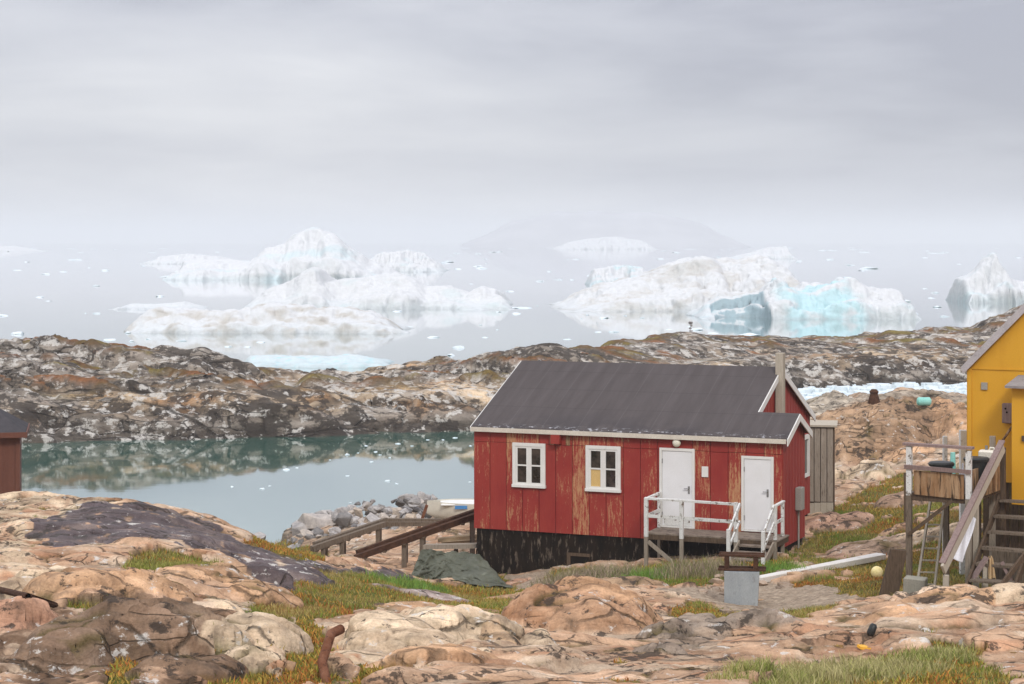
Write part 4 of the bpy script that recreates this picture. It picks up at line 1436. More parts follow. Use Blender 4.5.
mb = MB()
mb.prism([(0.03, 0.03, zw0), (0.03, WM - 0.03, zw0), (0.03, WM - 0.03, ze), (0.03, WM / 2, zr - 0.03), (0.03, 0.03, ze)], (LM - 0.06, 0, 0))
mb.prism([(LM - 0.02, 0.033, zw0 + 0.004), (LM - 0.02, WX - 0.03, zw0 + 0.004), (LM - 0.02, WX - 0.03, ze - 0.004), (LM - 0.02, WX / 2, zx - 0.03), (LM - 0.02, 0.033, ze - 0.004)], (xe - LM - 0.01, 0, 0))
wall = mb.build('wall', M['red_gap'], house)
mb = MB()
x = 0.0
while x < HL - 0.05:
    x1 = min(x + 0.488, HL)
    zt = ze - 0.02
    cut = zt - 0.40 - random.uniform(-0.01, 0.01)
    mb.box(x + 0.008, x1 - 0.008, -0.005 - random.uniform(0, 0.006), 0.03, zw0, cut - 0.006)
    mb.box(x + 0.008, x1 - 0.008, -0.003, 0.03, cut + 0.006, zt)
    x = x1
mb.build('front_boards', M['red'], house)


def gable(mb, xw, y0, y1, top, sgn, zlo, wdt=0.30):
    y = y0
    while y < y1 - 0.02:
        ya, yb = y + 0.018, min(y + wdt, y1) - 0.018
        mid = (y0 + y1) / 2
        pts = [(ya, zlo), (yb, zlo), (yb, top(yb))]
        if ya < mid < yb:
            pts.append((mid, top(mid)))
        pts.append((ya, top(ya)))
        mb.prism([(xw, p[0], p[1]) for p in pts], (sgn * 0.03, 0, 0))
        y += wdt


mb = MB()
gable(mb, LM - 0.03, 0.03, WM, lambda y: gtop(y) - 0.02, 1, zw0 - 0.05)
mb.build('gable_boards', M['red_fresh'], house)
mb = MB()
gable(mb, 0.03, 0.03, WM, lambda y: gtop(y) - 0.02, -1, zw0)
mb.build('gable_boards', M['red_fresh'], house)
mb = MB()
gable(mb, xe - 0.03, 0.0, WX, lambda y: ze + sl * min(y, WX - y) - 0.02, 1, zw0 - 0.03)
for i in range(5):
    mb.box(LM + 0.01 + i * 0.22, LM + 0.21 + i * 0.22, WX - 0.03, WX + 0.002, zw0, ze - 0.03)
mb.build('gable_boards', M['red_fresh'], house)
mb = MB()
mb.box(0.06, xe - 0.05, 0.06, 0.2, 0, zw0 - 0.003)
mb.box(0.06, 0.2, 0.205, WM - 0.06, 0, zw0 - 0.003)
mb.box(LM - 0.15, LM - 0.06, 0.205, WM - 0.06, 0, zw0 - 0.06)
mb.box(xe - 0.20, xe - 0.06, 0.205, WX - 0.06, 0, zw0 - 0.05)
fo = mb.build('foundation', M['tar'], house)
mb = MB()
mb.box(2.86, 3.36, 0.035, 0.055, 0.42, 0.82)
hatch = mb.build('crawl_opening', M['dark'], house)
mb = MB()
mb.box(2.76, 2.86, 0.01, 0.058, 0.38, 0.90)
mb.box(2.86, 3.42, 0.01, 0.058, 0.82, 0.90)
mb.build('frame', M['wood_dark'], hatch)

# roof
OV = 0.13
TH = 0.07


def slope_slab(mb, x0, x1, ya, za, yb, zb, th=TH):
    mb.prism([(x0, ya, za), (x0, yb, zb), (x0, yb, zb + th), (x0, ya, za + th)], (x1 - x0, 0, 0))


mb = MB()
zf = ze - sl * OV
slope_slab(mb, -0.03, LM + 0.10, -OV, zf, WM / 2, zr)
slope_slab(mb, -0.03, LM + 0.10, WM + OV, zf, WM / 2, zr)
slope_slab(mb, LM + 0.101, xe + 0.14, -OV, zf, WX / 2, zx)
slope_slab(mb, LM + 0.101, xe + 0.14, WX + 0.16, ze - sl * 0.16, WX / 2, zx)
roof = mb.build('roof', M['roof'], house)
mb = MB()
mb.box(-0.03, xe + 0.12, -OV - 0.028, -OV - 0.002, zf - 0.07, zf + 0.05)
mb.build('fascia', M['cream'], roof)


def rake(mb, x0, ya, za, yb, zb, wd=0.15):
    mb.prism([(x0, ya, za - wd + 0.02), (x0, yb, zb - wd + 0.02), (x0, yb, zb + 0.055), (x0, ya, za + 0.055)], (0.03, 0, 0))


mb = MB()
rake(mb, LM + 0.102, WX / 2 - 0.02, zx, WM / 2, zr)
rake(mb, LM + 0.102, WM + OV, zf, WM / 2, zr)
mb.build('bargeboard', M['white'], roof)
mb = MB()
rake(mb, xe + 0.142, -OV, zf, WX / 2, zx)
rake(mb, xe + 0.142, WX + 0.16, ze - sl * 0.16, WX / 2, zx)
mb.build('bargeboard', M['white'], roof)
mb = MB()
rake(mb, -0.062, -OV, zf, WM / 2, zr, 0.08)
rake(mb, -0.062, WM + OV, zf, WM / 2, zr, 0.08)
mb.build('bargeboard', M['white'], roof)
mb = MB()
mb.box(LM + 0.035, LM + 0.255, WM / 2 - 0.42, WM / 2 - 0.18, zx - 0.35, 8.88 - ZB)
ch = mb.build('chimney', M['wood_pale'], roof, bevel=0.01)
mb = MB()
for yy in (-0.04, 0.04):
    mb.box(LM + 0.256, LM + 0.259, WM / 2 - 0.3 + yy - 0.004, WM / 2 - 0.3 + yy + 0.004, zx - 0.2, 8.86 - ZB)
mb.build('seam', M['wood'], ch)


def window(u0, u1, z0, z1, blind=False, label=None):
    fr_ = MB()
    t = 0.09
    z0, z1 = z0 - ZB, z1 - ZB
    fr_.box(u0, u1, -0.06, -0.008, z1 - t, z1)
    fr_.box(u0 - 0.015, u1 + 0.015, -0.085, -0.008, z0, z0 + t * 0.9)
    fr_.box(u0, u0 + t, -0.06, -0.008, z0 + t * 0.9, z1 - t)
    fr_.box(u1 - t, u1, -0.06, -0.008, z0 + t * 0.9, z1 - t)
    f = fr_.build('window', M['white'], house, bevel=0.004)
    if label:
        f['label'] = label
    mid = (u0 + u1) / 2
    sa = MB()
    za, zb = z0 + t * 0.9, z1 - t
    zm = za + (zb - za) * 0.5
    for (a, b) in ((u0 + t, mid - 0.02), (mid + 0.02, u1 - t)):
        sa.box(a, a + 0.055, -0.045, -0.009, za, zb)
        sa.box(b - 0.055, b, -0.045, -0.009, za, zb)
        sa.box(a + 0.055, b - 0.055, -0.045, -0.009, za, za + 0.055)
        sa.box(a + 0.055, b - 0.055, -0.045, -0.009, zb - 0.055, zb)
        sa.box(a + 0.055, b - 0.055, -0.043, -0.009, zm - 0.02, zm + 0.02)
    sa.box(mid - 0.02, mid + 0.02, -0.052, -0.009, za, zb)
    sa.build('sash', M['white'], f)
    pn = MB()
    pn.box(u0 + t, u1 - t, -0.016, -0.0095, za, zb)
    pn.build('pane', M['glass'], f)
    if blind:
        bl = MB()
        bl.box(u0 + t + 0.056, mid - 0.076, -0.021, -0.017, za + 0.056, zm - 0.022)
        bl.build('yellow_board', M['curtain'], f)


window(1.18, 2.15, 5.22, 6.44, False, 'white four pane window with all dark glass')
window(3.33, 4.33, 5.21, 6.45, True, 'white four pane window with one pane covered yellow')
mb = MB()
mb.box(LM + 0.003, LM + 0.09, 5.75, 5.85, 5.1 - ZB, 6.32 - ZB)
mb.box(LM + 0.003, LM + 0.09, 6.55, 6.65, 5.1 - ZB, 6.32 - ZB)
mb.box(LM + 0.003, LM + 0.085, 5.851, 6.549, 6.2 - ZB, 6.318 - ZB)
mb.box(LM + 0.003, LM + 0.085, 5.851, 6.549, 5.1 - ZB, 5.2 - ZB)
sw = mb.build('window', M['white'], house)
mb = MB()
mb.box(LM + 0.003, LM + 0.03, 5.852, 6.548, 5.202 - ZB, 6.198 - ZB)
mb.build('pane', M['glass'], sw)


def door(u0, u1, z0, z1, hinge_left=True, latch=True):
    z0, z1 = z0 - ZB, z1 - ZB
    d = MB()
    d.box(u0 + 0.075, u1 - 0.075, -0.035, -0.008, z0 + 0.05, z1 - 0.08)
    dd = d.build('door', M['door'], house, bevel=0.004)
    f = MB()
    f.box(u0, u0 + 0.07, -0.055, -0.008, z0, z1)
    f.box(u1 - 0.07, u1, -0.055, -0.008, z0, z1)
    f.box(u0 + 0.07, u1 - 0.07, -0.054, -0.008, z1 - 0.075, z1)
    f.box(u0 + 0.07, u1 - 0.07, -0.06, -0.008, z0, z0 + 0.045)
    f.build('frame', M['white'], dd, bevel=0.003)
    hx = u1 - 0.16
    h = MB()
    h.box(hx - 0.025, hx + 0.025, -0.045, -0.036, z0 + 0.92, z0 + 1.12)
    h.tube([(hx, -0.045, z0 + 1.06), (hx, -0.09, z0 + 1.06), (hx - 0.12, -0.09, z0 + 1.055)], 0.012, 8)
    h.build('handle', M['steel'], dd)
    for zz in (0.35, z1 - z0 - 0.35):
        g = MB()
        g.tube([(u0 + 0.078, -0.045, z0 + zz - 0.06), (u0 + 0.078, -0.045, z0 + zz + 0.06)], 0.014, 8)
        g.build('hinge', M['steel'], dd)
    return dd


d1 = door(5.43, 6.41, 4.36, 6.47)
door(7.69, 8.56, 4.38, 6.35)
k_ = MB()
k_.box(5.56, 6.28, -0.04, -0.036, 4.42 - ZB, 4.58 - ZB)
k_.build('kick_plate', M['white_worn'], d1)
mb = MB()
mb.tube([(5.92, -0.008, 6.62 - ZB), (5.92, -0.05, 6.62 - ZB)], 0.10, 16)
wl_ = mb.build('wall_lamp', M['steel'], house)
mb = MB()
mb.ball((5.92, -0.075, 6.62 - ZB), 0.115, 0.075, 0.115)
mb.build('lamp_globe', M['lamp'], wl_, smooth=True)
mb = MB()
mb.box(2.36, 2.62, -0.20, -0.008, 6.46 - ZB, 6.70 - ZB)
mb.build('vent_hood', M['red_fresh'], house, bevel=0.005)
mb = MB()
mb.box(6.60, 6.78, -0.035, -0.008, 5.74 - ZB, 6.02 - ZB)
mb.build('white_notice', M['white'], house, bevel=0.003)
for a, z in ((2.33, 6.42), (2.80, 6.42)):
    mb = MB()
    mb.box(a - 0.06, a + 0.06, -0.013, -0.0075, z - ZB, 6.74 - ZB)
    mb.build('bare_wood_patch', M['wood_brown'], house)
mb = MB()
mb.box(xe + 0.003, xe + 0.17, 1.2, 1.55, 4.82 - ZB, 5.42 - ZB)
me_ = mb.build('meter_box', M['grey_box'], house, bevel=0.01)
mb = MB()
mb.tube([(xe + 0.05, 1.38, 4.82 - ZB), (xe + 0.05, 1.38, 3.8 - ZB)], 0.025, 8)
mb.build('conduit', M['grey_box'], me_)

# porch deck with rails and steps in front of the two doors
DK = empty('porch_deck', H0, -HA, 'worn wooden porch deck with white flaking rails and steps in front of the red house', 'porch')
zd = 4.35 - ZB
y0 = -1.12
DU0, DU1 = 5.40, 8.98


def dgz(u, v):
    p = PL + hu * u + hv * v
    return float(gz(p.x, p.y)) - ZB


mb = MB()
for i in range(8):
    mb.box(DU0, DU1, y0 + i * 0.137 + 0.004, y0 + i * 0.137 + 0.13, zd - 0.035, zd + random.uniform(-0.004, 0.004))
mb.build('platform', M['deck'], DK)
mb = MB()
mb.box(DU0 + 0.02, DU1 - 0.02, y0 + 0.005, y0 + 0.055, zd - 0.17, zd - 0.038)
mb.box(DU0 + 0.02, DU0 + 0.07, y0 + 0.06, -0.04, zd - 0.17, zd - 0.038)
mb.box(DU1 - 0.07, DU1 - 0.02, y0 + 0.06, -0.04, zd - 0.17, zd - 0.038)
mb.build('beam', M['wood_dark'], DK)
for u in (5.45, 6.42, 7.88):
    m2 = MB()
    m2.box(u - 0.05, u + 0.05, y0 - 0.10, y0 - 0.002, zd - 0.10, zd + 0.92)
    po = m2.build('post', M['white_worn'], DK, bevel=0.006)
    m2 = MB()
    m2.box(u - 0.045, u + 0.045, y0 - 0.095, y0 - 0.005, dgz(u, y0) - 0.1, zd - 0.103)
    m2.build('post_foot', M['wood'], po)
for u, v in ((5.45, -0.12), (8.90, y0 + 0.02), (8.90, -0.4)):
    m2 = MB()
    m2.box(u - 0.04, u + 0.04, v - 0.04, v + 0.04, zd + 0.006, zd + 0.90)
    po = m2.build('post', M['white_worn'], DK, bevel=0.006)
    m2 = MB()
    m2.box(u - 0.04, u + 0.04, v - 0.04, v + 0.04, dgz(u, v) - 0.1, zd - 0.04)
    m2.build('post_foot', M['wood'], po)
mb = MB()
mb.bar((5.40, y0 - 0.03, zd + 0.90), (7.93, y0 - 0.03, zd + 0.87), 0.09, 0.05, jit=0.008)
mb.bar((5.45, y0 + 0.08, zd + 0.90), (5.45, -0.08, zd + 0.92), 0.08, 0.05, jit=0.006)
mb.bar((8.90, y0 + 0.06, zd + 0.88), (8.90, -0.3, zd + 0.90), 0.08, 0.045)
mb.build('handrail', M['white_worn'], DK)
mb = MB()
mb.bar((5.45, y0 - 0.05, zd + 0.45), (7.88, y0 - 0.05, zd + 0.42), 0.03, 0.09, jit=0.006)
mb.bar((5.47, y0 + 0.05, zd + 0.45), (5.47, -0.1, zd + 0.47), 0.03, 0.09)
mb.bar((8.90, y0 + 0.06, zd + 0.44), (8.90, -0.38, zd + 0.45), 0.03, 0.08)
mb.build('mid_rail', M['white_worn'], DK)
zg = dgz(8.4, -2.1)
for i in range(3):
    t = (i + 1) / 3.6
    m2 = MB()
    zz = zd + (zg - zd) * t
    vv = y0 - 0.12 - i * 0.27
    m2.box(8.02, 8.86, vv - 0.14, vv + 0.12, zz - 0.04, zz)
    m2.build('step', M['deck'], DK)
for u in (7.98, 8.88):
    m2 = MB()
    m2.bar((u, y0 - 0.06, zd - 0.12), (u, y0 - 1.0, zg - 0.02), 0.04, 0.20, up=(0, 0, 1))
    m2.build('stringer', M['wood'], DK)
    m2 = MB()
    m2.bar((u, y0 - 0.04, zd + 0.88), (u, y0 - 0.98, zg + 0.80), 0.045, 0.085, jit=0.005)
    m2.bar((u, y0 - 0.04, zd + 0.44), (u, y0 - 0.98, zg + 0.42), 0.04, 0.075, jit=0.005)
    m2.build('stair_rail', M['white_worn'], DK)
    m2 = MB()
    m2.box(u - 0.045, u + 0.045, y0 - 1.08, y0 - 0.99, zg - 0.15, zg + 0.86)
    m2.build('newel_post', M['white_worn'], DK, bevel=0.006)
m2 = MB()
m2.bar((5.5, y0 - 0.05, zd - 0.22), (6.15, y0 + 0.02, dgz(6.2, y0) + 0.02), 0.05, 0.10)
m2.build('brace', M['wood'], DK)

# grey timber annex at the back corner of the red house
ax_ = (806 - 512) / F * 60
annex = empty('timber_annex', (ax_, 60.0, 3.3), -R(10), 'narrow grey weathered board shed at the back right corner of the red house', 'shed')
mb = MB()
zt = 6.40 - 3.3
mb.prism([(-0.9, 0.03, 0.05), (0.80, 0.03, 0.05), (0.80, 0.03, zt), (-0.9, 0.03, zt)], (0, 1.5, 0))
mb.build('core_wall', M['wood_dark'], annex)
mb = MB()
for i in range(9):
    a = -0.9 + i * 0.19
    mb.box(a + 0.012, a + 0.178, -0.005 - random.uniform(0, 0.015), 0.028, 0.86, zt - random.uniform(0.0, 0.03))
mb.build('upper_boards', M['annex'], annex)
mb = MB()
for i in range(9):
    a = -0.9 + i * 0.19
    mb.box(a + 0.004, a + 0.186, -0.03 - random.uniform(0, 0.01), 0.028, 0.02, 0.855 + random.uniform(0, 0.04) - 0.05)
mb.build('lower_boards', M['wood_pale'], annex)
mb = MB()
for i in range(8):
    a = 0.03 + i * 0.188
    mb.box(0.801, 0.83, a + 0.006, a + 0.18, 0.05, zt)
mb.build('side_boards', M['wood_dark'], annex)
mb = MB()
mb.prism([(-1.0, -0.08, zt + 0.003), (0.92, -0.08, zt + 0.003), (0.92, -0.08, zt + 0.06), (-1.0, -0.08, zt + 0.06)], (0, 1.7, 0))
mb.build('roof', M['wood_pale'], annex)

# ------------------------------------------------------------------ brown shed on the left
BS = empty('brown_shed', ((20 - 512) / F * 58, 58.0, 3.4), R(12), 'reddish brown board shed with dark felt roof at the left edge beyond the rock slab', 'shed')
zeb = CAMZ - (433 - HZ) / F * 58 - 3.4
mb = MB()
mb.prism([(-3.2, 0.03, 0), (-0.03, 0.03, 0), (-0.03, 0.03, zeb), (-3.2, 0.03, zeb)], (0, 2.4, 0))
mb.build('wall', M['brown_paint'], BS)
mb = MB()
for i in range(9):
    a = -0.14 - i * 0.345
    mb.box(a - 0.19, a - 0.005, 0.005, 0.028, 0, zeb - 0.02)
    mb.box(a + 0.145 - 0.15 - 0.345 + 0.005 + 0.15, a + 0.15 - 0.345 + 0.006 + 0.15 - 0.003, 0.012, 0.028, 0, zeb - 0.02)
mb.build('boards', M['brown_paint'], BS)
mb = MB()
mb.box(-0.12, 0.0, -0.02, 0.028, 0, zeb - 0.01)
mb.build('corner_board', M['brown_paint'], BS)
mb = MB()
mb.prism([(-3.4, -0.25, zeb - 0.02), (0.16, -0.25, zeb - 0.02), (-0.9, 1.22, zeb + 0.72), (-3.4, 1.22, zeb + 0.72)], (0, 0, 0.06))
mb.prism([(-3.4, 2.7, zeb - 0.02), (0.16, 2.7, zeb - 0.02), (-0.9, 1.223, zeb + 0.72), (-3.4, 1.223, zeb + 0.72)], (0, 0, 0.06))
mb.prism([(0.163, -0.25, zeb - 0.02), (0.163, 2.7, zeb - 0.02), (-0.897, 1.22, zeb + 0.72)], (0, 0, 0.06))
rf_ = mb.build('roof', M['shed_roof'], BS)
mb = MB()
mb.box(-3.4, 0.17, -0.285, -0.255, zeb - 0.11, zeb + 0.045)
mb.box(0.175, 0.205, -0.285, 2.7, zeb - 0.11, zeb + 0.045)
mb.build('fascia', M['brown_paint'], rf_)
mb = MB()
mb.box(0.03, 0.32, 0.3, 0.9, 0.15, 0.62)
o = mb.build('wooden_crate', M['wood_dark'], None, bevel=0.01)
o.location = BS.location
tag(o, 'small dark crate against the side of the brown shed', 'crate')

# ------------------------------------------------------------------ slipway rails, tarpaulin, boat


def slip(name, D, a, b, lvl, label, wid, mat, posts):
    p0, p1 = P(a[0], a[1], D - 1.0), P(b[0], b[1], D + 1.2)
    root = empty(name, p0, 0, label, 'ramp', None)
    q = p1 - p0
    m1 = MB()
    m1.bar((0, 0, 0), q, wid, 0.16, jit=0.01)
    m1.bar((0, 0.75, 0.02), q + Vector((0, 0.75, 0.02)), wid, 0.16, jit=0.01)
    m1.build('rail', mat, root)
    m1 = MB()
    nb = 7
    for i in range(nb):
        c = q * ((i + 0.5) / nb)
        m1.bar(c + Vector((-0.02, -0.15, -0.105)), c + Vector((0.02, 0.95, -0.105)), 0.10, 0.05)
    m1.build('sleeper', M['wood_dark'], root)
    if lvl:
        e = P(lvl[0], lvl[1], D + 1.3) - p0
        m1 = MB()
        m1.bar(q, e, wid, 0.14, jit=0.01)
        m1.bar(q + Vector((0, 0.75, 0)), e + Vector((0, 0.75, 0)), wid, 0.14, jit=0.01)
        m1.build('level_beam', mat, root)
    for t in posts:
        c = q * t
        for dy in (0.0, 0.75):
            g = float(gz(p0.x + c.x, p0.y + c.y + dy)) - p0.z
            m1 = MB()
            m1.box(c.x - 0.07, c.x + 0.07, c.y + dy - 0.06, c.y + dy + 0.06, g - 0.15, c.z - 0.09 - 0.01)
            m1.build('support_post', M['wood_mid'], root)
    return root


slip('boat_ramp', 57, (355, 558), (492, 510), None, 'dark timber boat ramp climbing to the left end of the red house', 0.14, M['rust_dark'], (0.35, 0.48, 0.85))
slip('boat_ramp', 62.5, (312, 549), (385, 524), (440, 524), 'shorter grey timber ramp behind the dark ramp below the rubble bank', 0.16, M['wood_mid'], (0.15, 0.4, 0.9))
o = MB().bar(P(416, 536, 66), P(427, 505, 66), 0.14, 0.10).build('iron_bar', M['rust'])
tag(o, 'rusty iron bar leaning upright out of the rubble behind the ramps', 'bar')
o = MB().bar(P(425, 546.5, 56.5), P(478, 545.5, 56.0), 0.30, 0.12).build('timber_beam', M['wood'])
tag(o, 'thick timber beam lying along the top of the green tarpaulin', 'beam')
o = MB().bar(P(438, 540, 58), P(478, 536, 58), 0.3, 0.10).bar(P(442, 543, 58.4), P(480, 540, 58.4), 0.3, 0.08).build('timber_plank', M['pile'])
tag(o, 'pale yellow planks lying behind the tarpaulin by the house corner', 'plank')
# timber frame under the tarpaulin
fr0 = P(455, 575, 55.2)
tf = empty('tarp_stand', (fr0.x, fr0.y, float(gz(fr0.x, fr0.y))), 0, 'low post stand holding up the timber beside the house corner', 'stand')
for dx in (-0.8, 0.0, 0.62):
    zb_ = 12 - (549 - HZ) / F * 56.3 - tf.location.z
    MB().box(dx - 0.06, dx + 0.06, 1.0, 1.12, -0.3, zb_).build('post', M['wood_dark'], tf)


def tarp():
    nx, nz_ = 90, 60
    top0, top1 = P(421, 549, 55.4), P(479, 549, 55.2)
    s, t = np.meshgrid(np.linspace(0, 1, nx), np.linspace(0, 1, nz_))
    X = top0.x + (top1.x - top0.x) * s
    fl = np.clip(s - 0.55, 0, 1) / 0.45
    X = X + t * (-0.25 * (1 - s) + 0.95 * fl ** 1.4)
    Yf = 55.1 - 0.75 * t ** 1.3 - 1.7 * fl * t ** 1.2
    G = gz(X.ravel(), Yf.ravel()).reshape(X.shape)
    Zt = top0.z + 0.10 * np.sin(s * 9) * 0.3 - 0.12 * fl
    tt = np.clip(t * 1.08, 0, 1)
    Z = Zt * (1 - tt) + (G + 0.05) * tt
    fold = 0.22 * ridged(s * 4.5 + t * 2.2, t * 1.6 + s, 33, 4) + 0.14 * ridged(s * 7 - t * 4, t * 4, 35, 4)
    fold = fold + 0.16 * (1 - np.abs(np.sin(s * 13 + 1.5 * t + 0.8 * np.sin(t * 3)))) ** 2 * (0.3 + t)
    Y = Yf - fold * (0.25 + 0.75 * t)
    Z = np.maximum(Z + 0.10 * fbm(s * 6, t * 6, 36, 4), G + 0.012)
    col = np.ones(X.shape + (3,)) * 0.1
    # give it a back so it is a cloth with thickness
    o = grid_mesh('tarpaulin', X, Y, Z, col, M['tarp'])
    md = o.modifiers.new('thick', 'SOLIDIFY')
    md.thickness = 0.012
    return tag(o, 'crumpled dark green tarpaulin draped beside the left corner of the red house', 'tarpaulin')


tarp()
# small boat behind the house
bx = P(427, 516, 74)
boat = empty('small_boat', (bx.x, bx.y, float(gz(bx.x + 0.8, bx.y)) + 0.08), R(4), 'cream coloured small boat with a blue mark, half hidden behind the house', 'boat')
mb = MB()
L_, B_, Hh = 4.4, 0.8, 0.72
st = 24
sec = 10
vs, fs = [], []
for i in range(st + 1):
    t = i / st
    wdt = B_ * (1 - (1 - min(1, t / 0.42)) ** 2.2) if t < 0.42 else B_ * (1 - 0.12 * (t - 0.42))
    wdt = max(wdt, 0.02)
    kz = 0.35 * max(0, (0.3 - t) / 0.3) ** 2
    for j in range(sec + 1):
        a = -math.pi / 2 + math.pi * j / sec
        vs.append((t * L_, wdt * math.sin(a), kz + (Hh - kz + 0.12 * (1 - t)) * (1 - math.cos(a) ** 0.7 if math.cos(a) > 0 else 1)))
for i in range(st):
    for j in range(sec):
        b = i * (sec + 1) + j
        fs.append((b, b + 1, b + sec + 2, b + sec + 1))
fs.append(tuple(st * (sec + 1) + j for j in range(sec + 1)))
mb.add(vs, fs)
hull = mb.build('hull', M['hull'], boat, smooth=True)
m2 = MB()
m2.box(0.5, L_ - 0.1, -0.66, 0.66, Hh + 0.0, Hh + 0.06)
m2.build('deck_cover', M['white'], boat, bevel=0.02)
m2 = MB()
m2.box(1.0, 1.45, -0.8, -0.76, Hh - 0.10, Hh + 0.02)
m2.build('blue_mark', M['blue'], hull)

# ------------------------------------------------------------------ winch with sheet metal box
wx_, wy_ = (742 - 512) / F * 44, 44.0
wz_ = float(gz(wx_, wy_))
WN = empty('boat_winch', (wx_, wy_, wz_), R(-8), 'rusty hand winch frame standing on a bent galvanised sheet box by the path', 'winch')
mb = MB()
hT = 12 - (569 - HZ) / F * 44 - wz_
mb.prism([(-0.38, -0.25, -0.15), (-0.12, -0.30, -0.15), (0.34, -0.22, -0.15), (0.34, 0.25, -0.15), (-0.38, 0.25, -0.15)], (0.0, 0, hT + 0.13))
mb.v = [((v[0] + (0.045 if v[2] > 0.2 else 0) * (1 if v[0] > 0 else -0.1)), v[1], v[2]) for v in mb.v]
mb.build('metal_box', M['zinc'], WN, bevel=0.006)
for i, (z_, hw) in enumerate(((hT + 0.01, 0.52), (hT + 0.32, 0.50))):
    m2 = MB()
    m2.bar((-hw, -0.16, z_), (hw, -0.16, z_), 0.10, 0.05, jit=0.006)
    m2.bar((-hw, 0.16, z_), (hw, 0.16, z_), 0.10, 0.05, jit=0.006)
    m2.build('cross_bar', M['rust_dark'], WN, bevel=0.005)
for sx in (-0.33, 0.30):
    m2 = MB()
    m2.box(sx - 0.05, sx + 0.05, -0.20, 0.20, hT + 0.037, hT + 0.293)
    m2.build('upright', M['rust_dark'], WN, bevel=0.005)
# white board lying on the grass
a, b = P(758, 580, 46.5), P(882, 561, 51)
a.z, b.z = max(a.z, float(gz(a.x, a.y)) + 0.12), max(b.z, float(gz(b.x, b.y)) + 0.12)
mb = MB()
mb.bar(a, b, 0.24, 0.14)
mb.bar(a + Vector((0.1, 0.30, -0.02)), b + Vector((0, 0.30, -0.02)), 0.20, 0.12)
tag(mb.build('white_beam', M['gutter_white'], bevel=0.01), 'long grimy white beam lying across the grass right of the winch', 'beam')

# ------------------------------------------------------------------ yellow house
YA = R(30)
yu, yv = Vector((math.cos(YA), -math.sin(YA), 0)), Vector((math.sin(YA), math.cos(YA), 0))
YC = Vector(((968 - 512) / F * 44, 44.0, 0))
YZ = 4.6
YH = empty('yellow_house', (YC.x, YC.y, YZ), -YA, 'ochre yellow house raised on posts at the right edge', 'house')
yz0, yze = 6.72 - YZ, 9.20 - YZ
WY, LY = 6.0, 9.0
mb = MB()
pk = yze + WY / 2 * 1.02
mb.prism([(0, 0, yz0), (WY, 0, yz0), (WY, 0, yze), (WY / 2, 0, pk), (0, 0, yze)], (0, LY, 0))
mb.build('wall', M['yellow'], YH)
mb = MB()
mb.box(0.09, WY - 0.09, -0.02, -0.003, yze - 0.035, yze - 0.005)
mb.box(-0.015, 0.085, -0.025, -0.003, yz0, yze - 0.02)
mb.box(-0.018, -0.003, -0.025, 0.09, yz0, yze - 0.02)
mb.build('trim_board', M['yellow'], YH)
mb = MB()
sy = 1.02
mb.prism([(-0.05, -0.10, yze - 0.05 * sy), (WY / 2, -0.10, pk), (WY / 2, -0.10, pk + 0.12), (-0.10, -0.10, yze - 0.08 * sy + 0.10)], (0, LY + 0.4, 0))
mb.prism([(WY + 0.18, -0.10, yze - 0.18 * sy), (WY / 2 + 0.002, -0.10, pk), (WY / 2 + 0.002, -0.10, pk + 0.12), (WY + 0.24, -0.10, yze - 0.22 * sy + 0.10)], (0, LY + 0.4, 0))
yr = mb.build('roof', M['roof_grey'], YH)
mb = MB()
mb.prism([(-0.07, -0.135, yze - 0.14 * sy), (WY / 2, -0.135, pk - 0.08), (WY / 2, -0.135, pk + 0.13), (-0.12, -0.135, yze - 0.09 * sy + 0.10)], (0, 0.03, 0))
mb.build('bargeboard', M['barge_grey'], yr)
mb = MB()
vx = 0.30
mb.box(vx, vx + 0.14, -0.035, -0.003, 8.72 - YZ, 8.88 - YZ)
mb.build('wall_vent', M['grey_box'], YH, bevel=0.005)
mb = MB()
mb.box(0.80, 1.06, -0.16, -0.003, 8.02 - YZ, 8.45 - YZ)
gb = mb.build('grey_mailbox', M['mauve'], YH, bevel=0.012)
mb = MB()
mb.tube([(0.88, -0.161, 8.34 - YZ), (0.88, -0.168, 8.34 - YZ)], 0.022, 10)
mb.tube([(0.91, -0.161, 8.26 - YZ), (0.91, -0.168, 8.26 - YZ)], 0.022, 10)
mb.build('hole', M['dark'], gb)
mb = MB()
mb.box(1.21, 3.4, -0.85, -0.004, 6.36 - YZ, 8.85 - YZ)
pb = mb.build('entry_box', M['yellow'], YH, bevel=0.008)
mb = MB()
mb.prism([(1.12, -1.05, 8.852 - YZ), (3.5, -1.05, 8.852 - YZ), (3.5, -0.005, 9.02 - YZ), (1.12, -0.005, 9.02 - YZ)], (0, 0, 0.05))
mb.build('entry_roof', M['roof_grey'], pb)
mb = MB()
mb.box(1.44, 1.58, -0.90, -0.853, 7.72 - YZ, 7.84 - YZ)
mb.build('dark_latch', M['wood_dark'], pb)
for (u, v) in ((0.15, 0.1), (1.55, -0.75), (3.0, 0.1), (5.8, 0.1), (3.3, -0.75), (0.15, 4.0), (0.15, 8.0), (5.8, 8.0)):
    p = YC + yu * u + yv * v
    g = float(gz(p.x, p.y)) - YZ
    top = (yz0 - 0.004) if v > 0 else 6.356 - YZ
    MB().box(u - 0.09, u + 0.09, v - 0.09, v + 0.09, g - 0.2, top).build('support_post', M['wood_dark'], YH)
mb = MB()
for i in range(26):
    mb.box(0.3 + i * 0.2, 0.3 + i * 0.2 + 0.185, 0.12, 0.16, -0.1, yz0 - 0.01)
mb.build('skirting_boards', M['wood_dark'], YH)
# landing ------------------------------------------------------
LD = empty('wooden_landing', (YC.x, YC.y, YZ), -YA, 'weathered wooden landing on posts with board panels in front of the yellow house', 'landing')


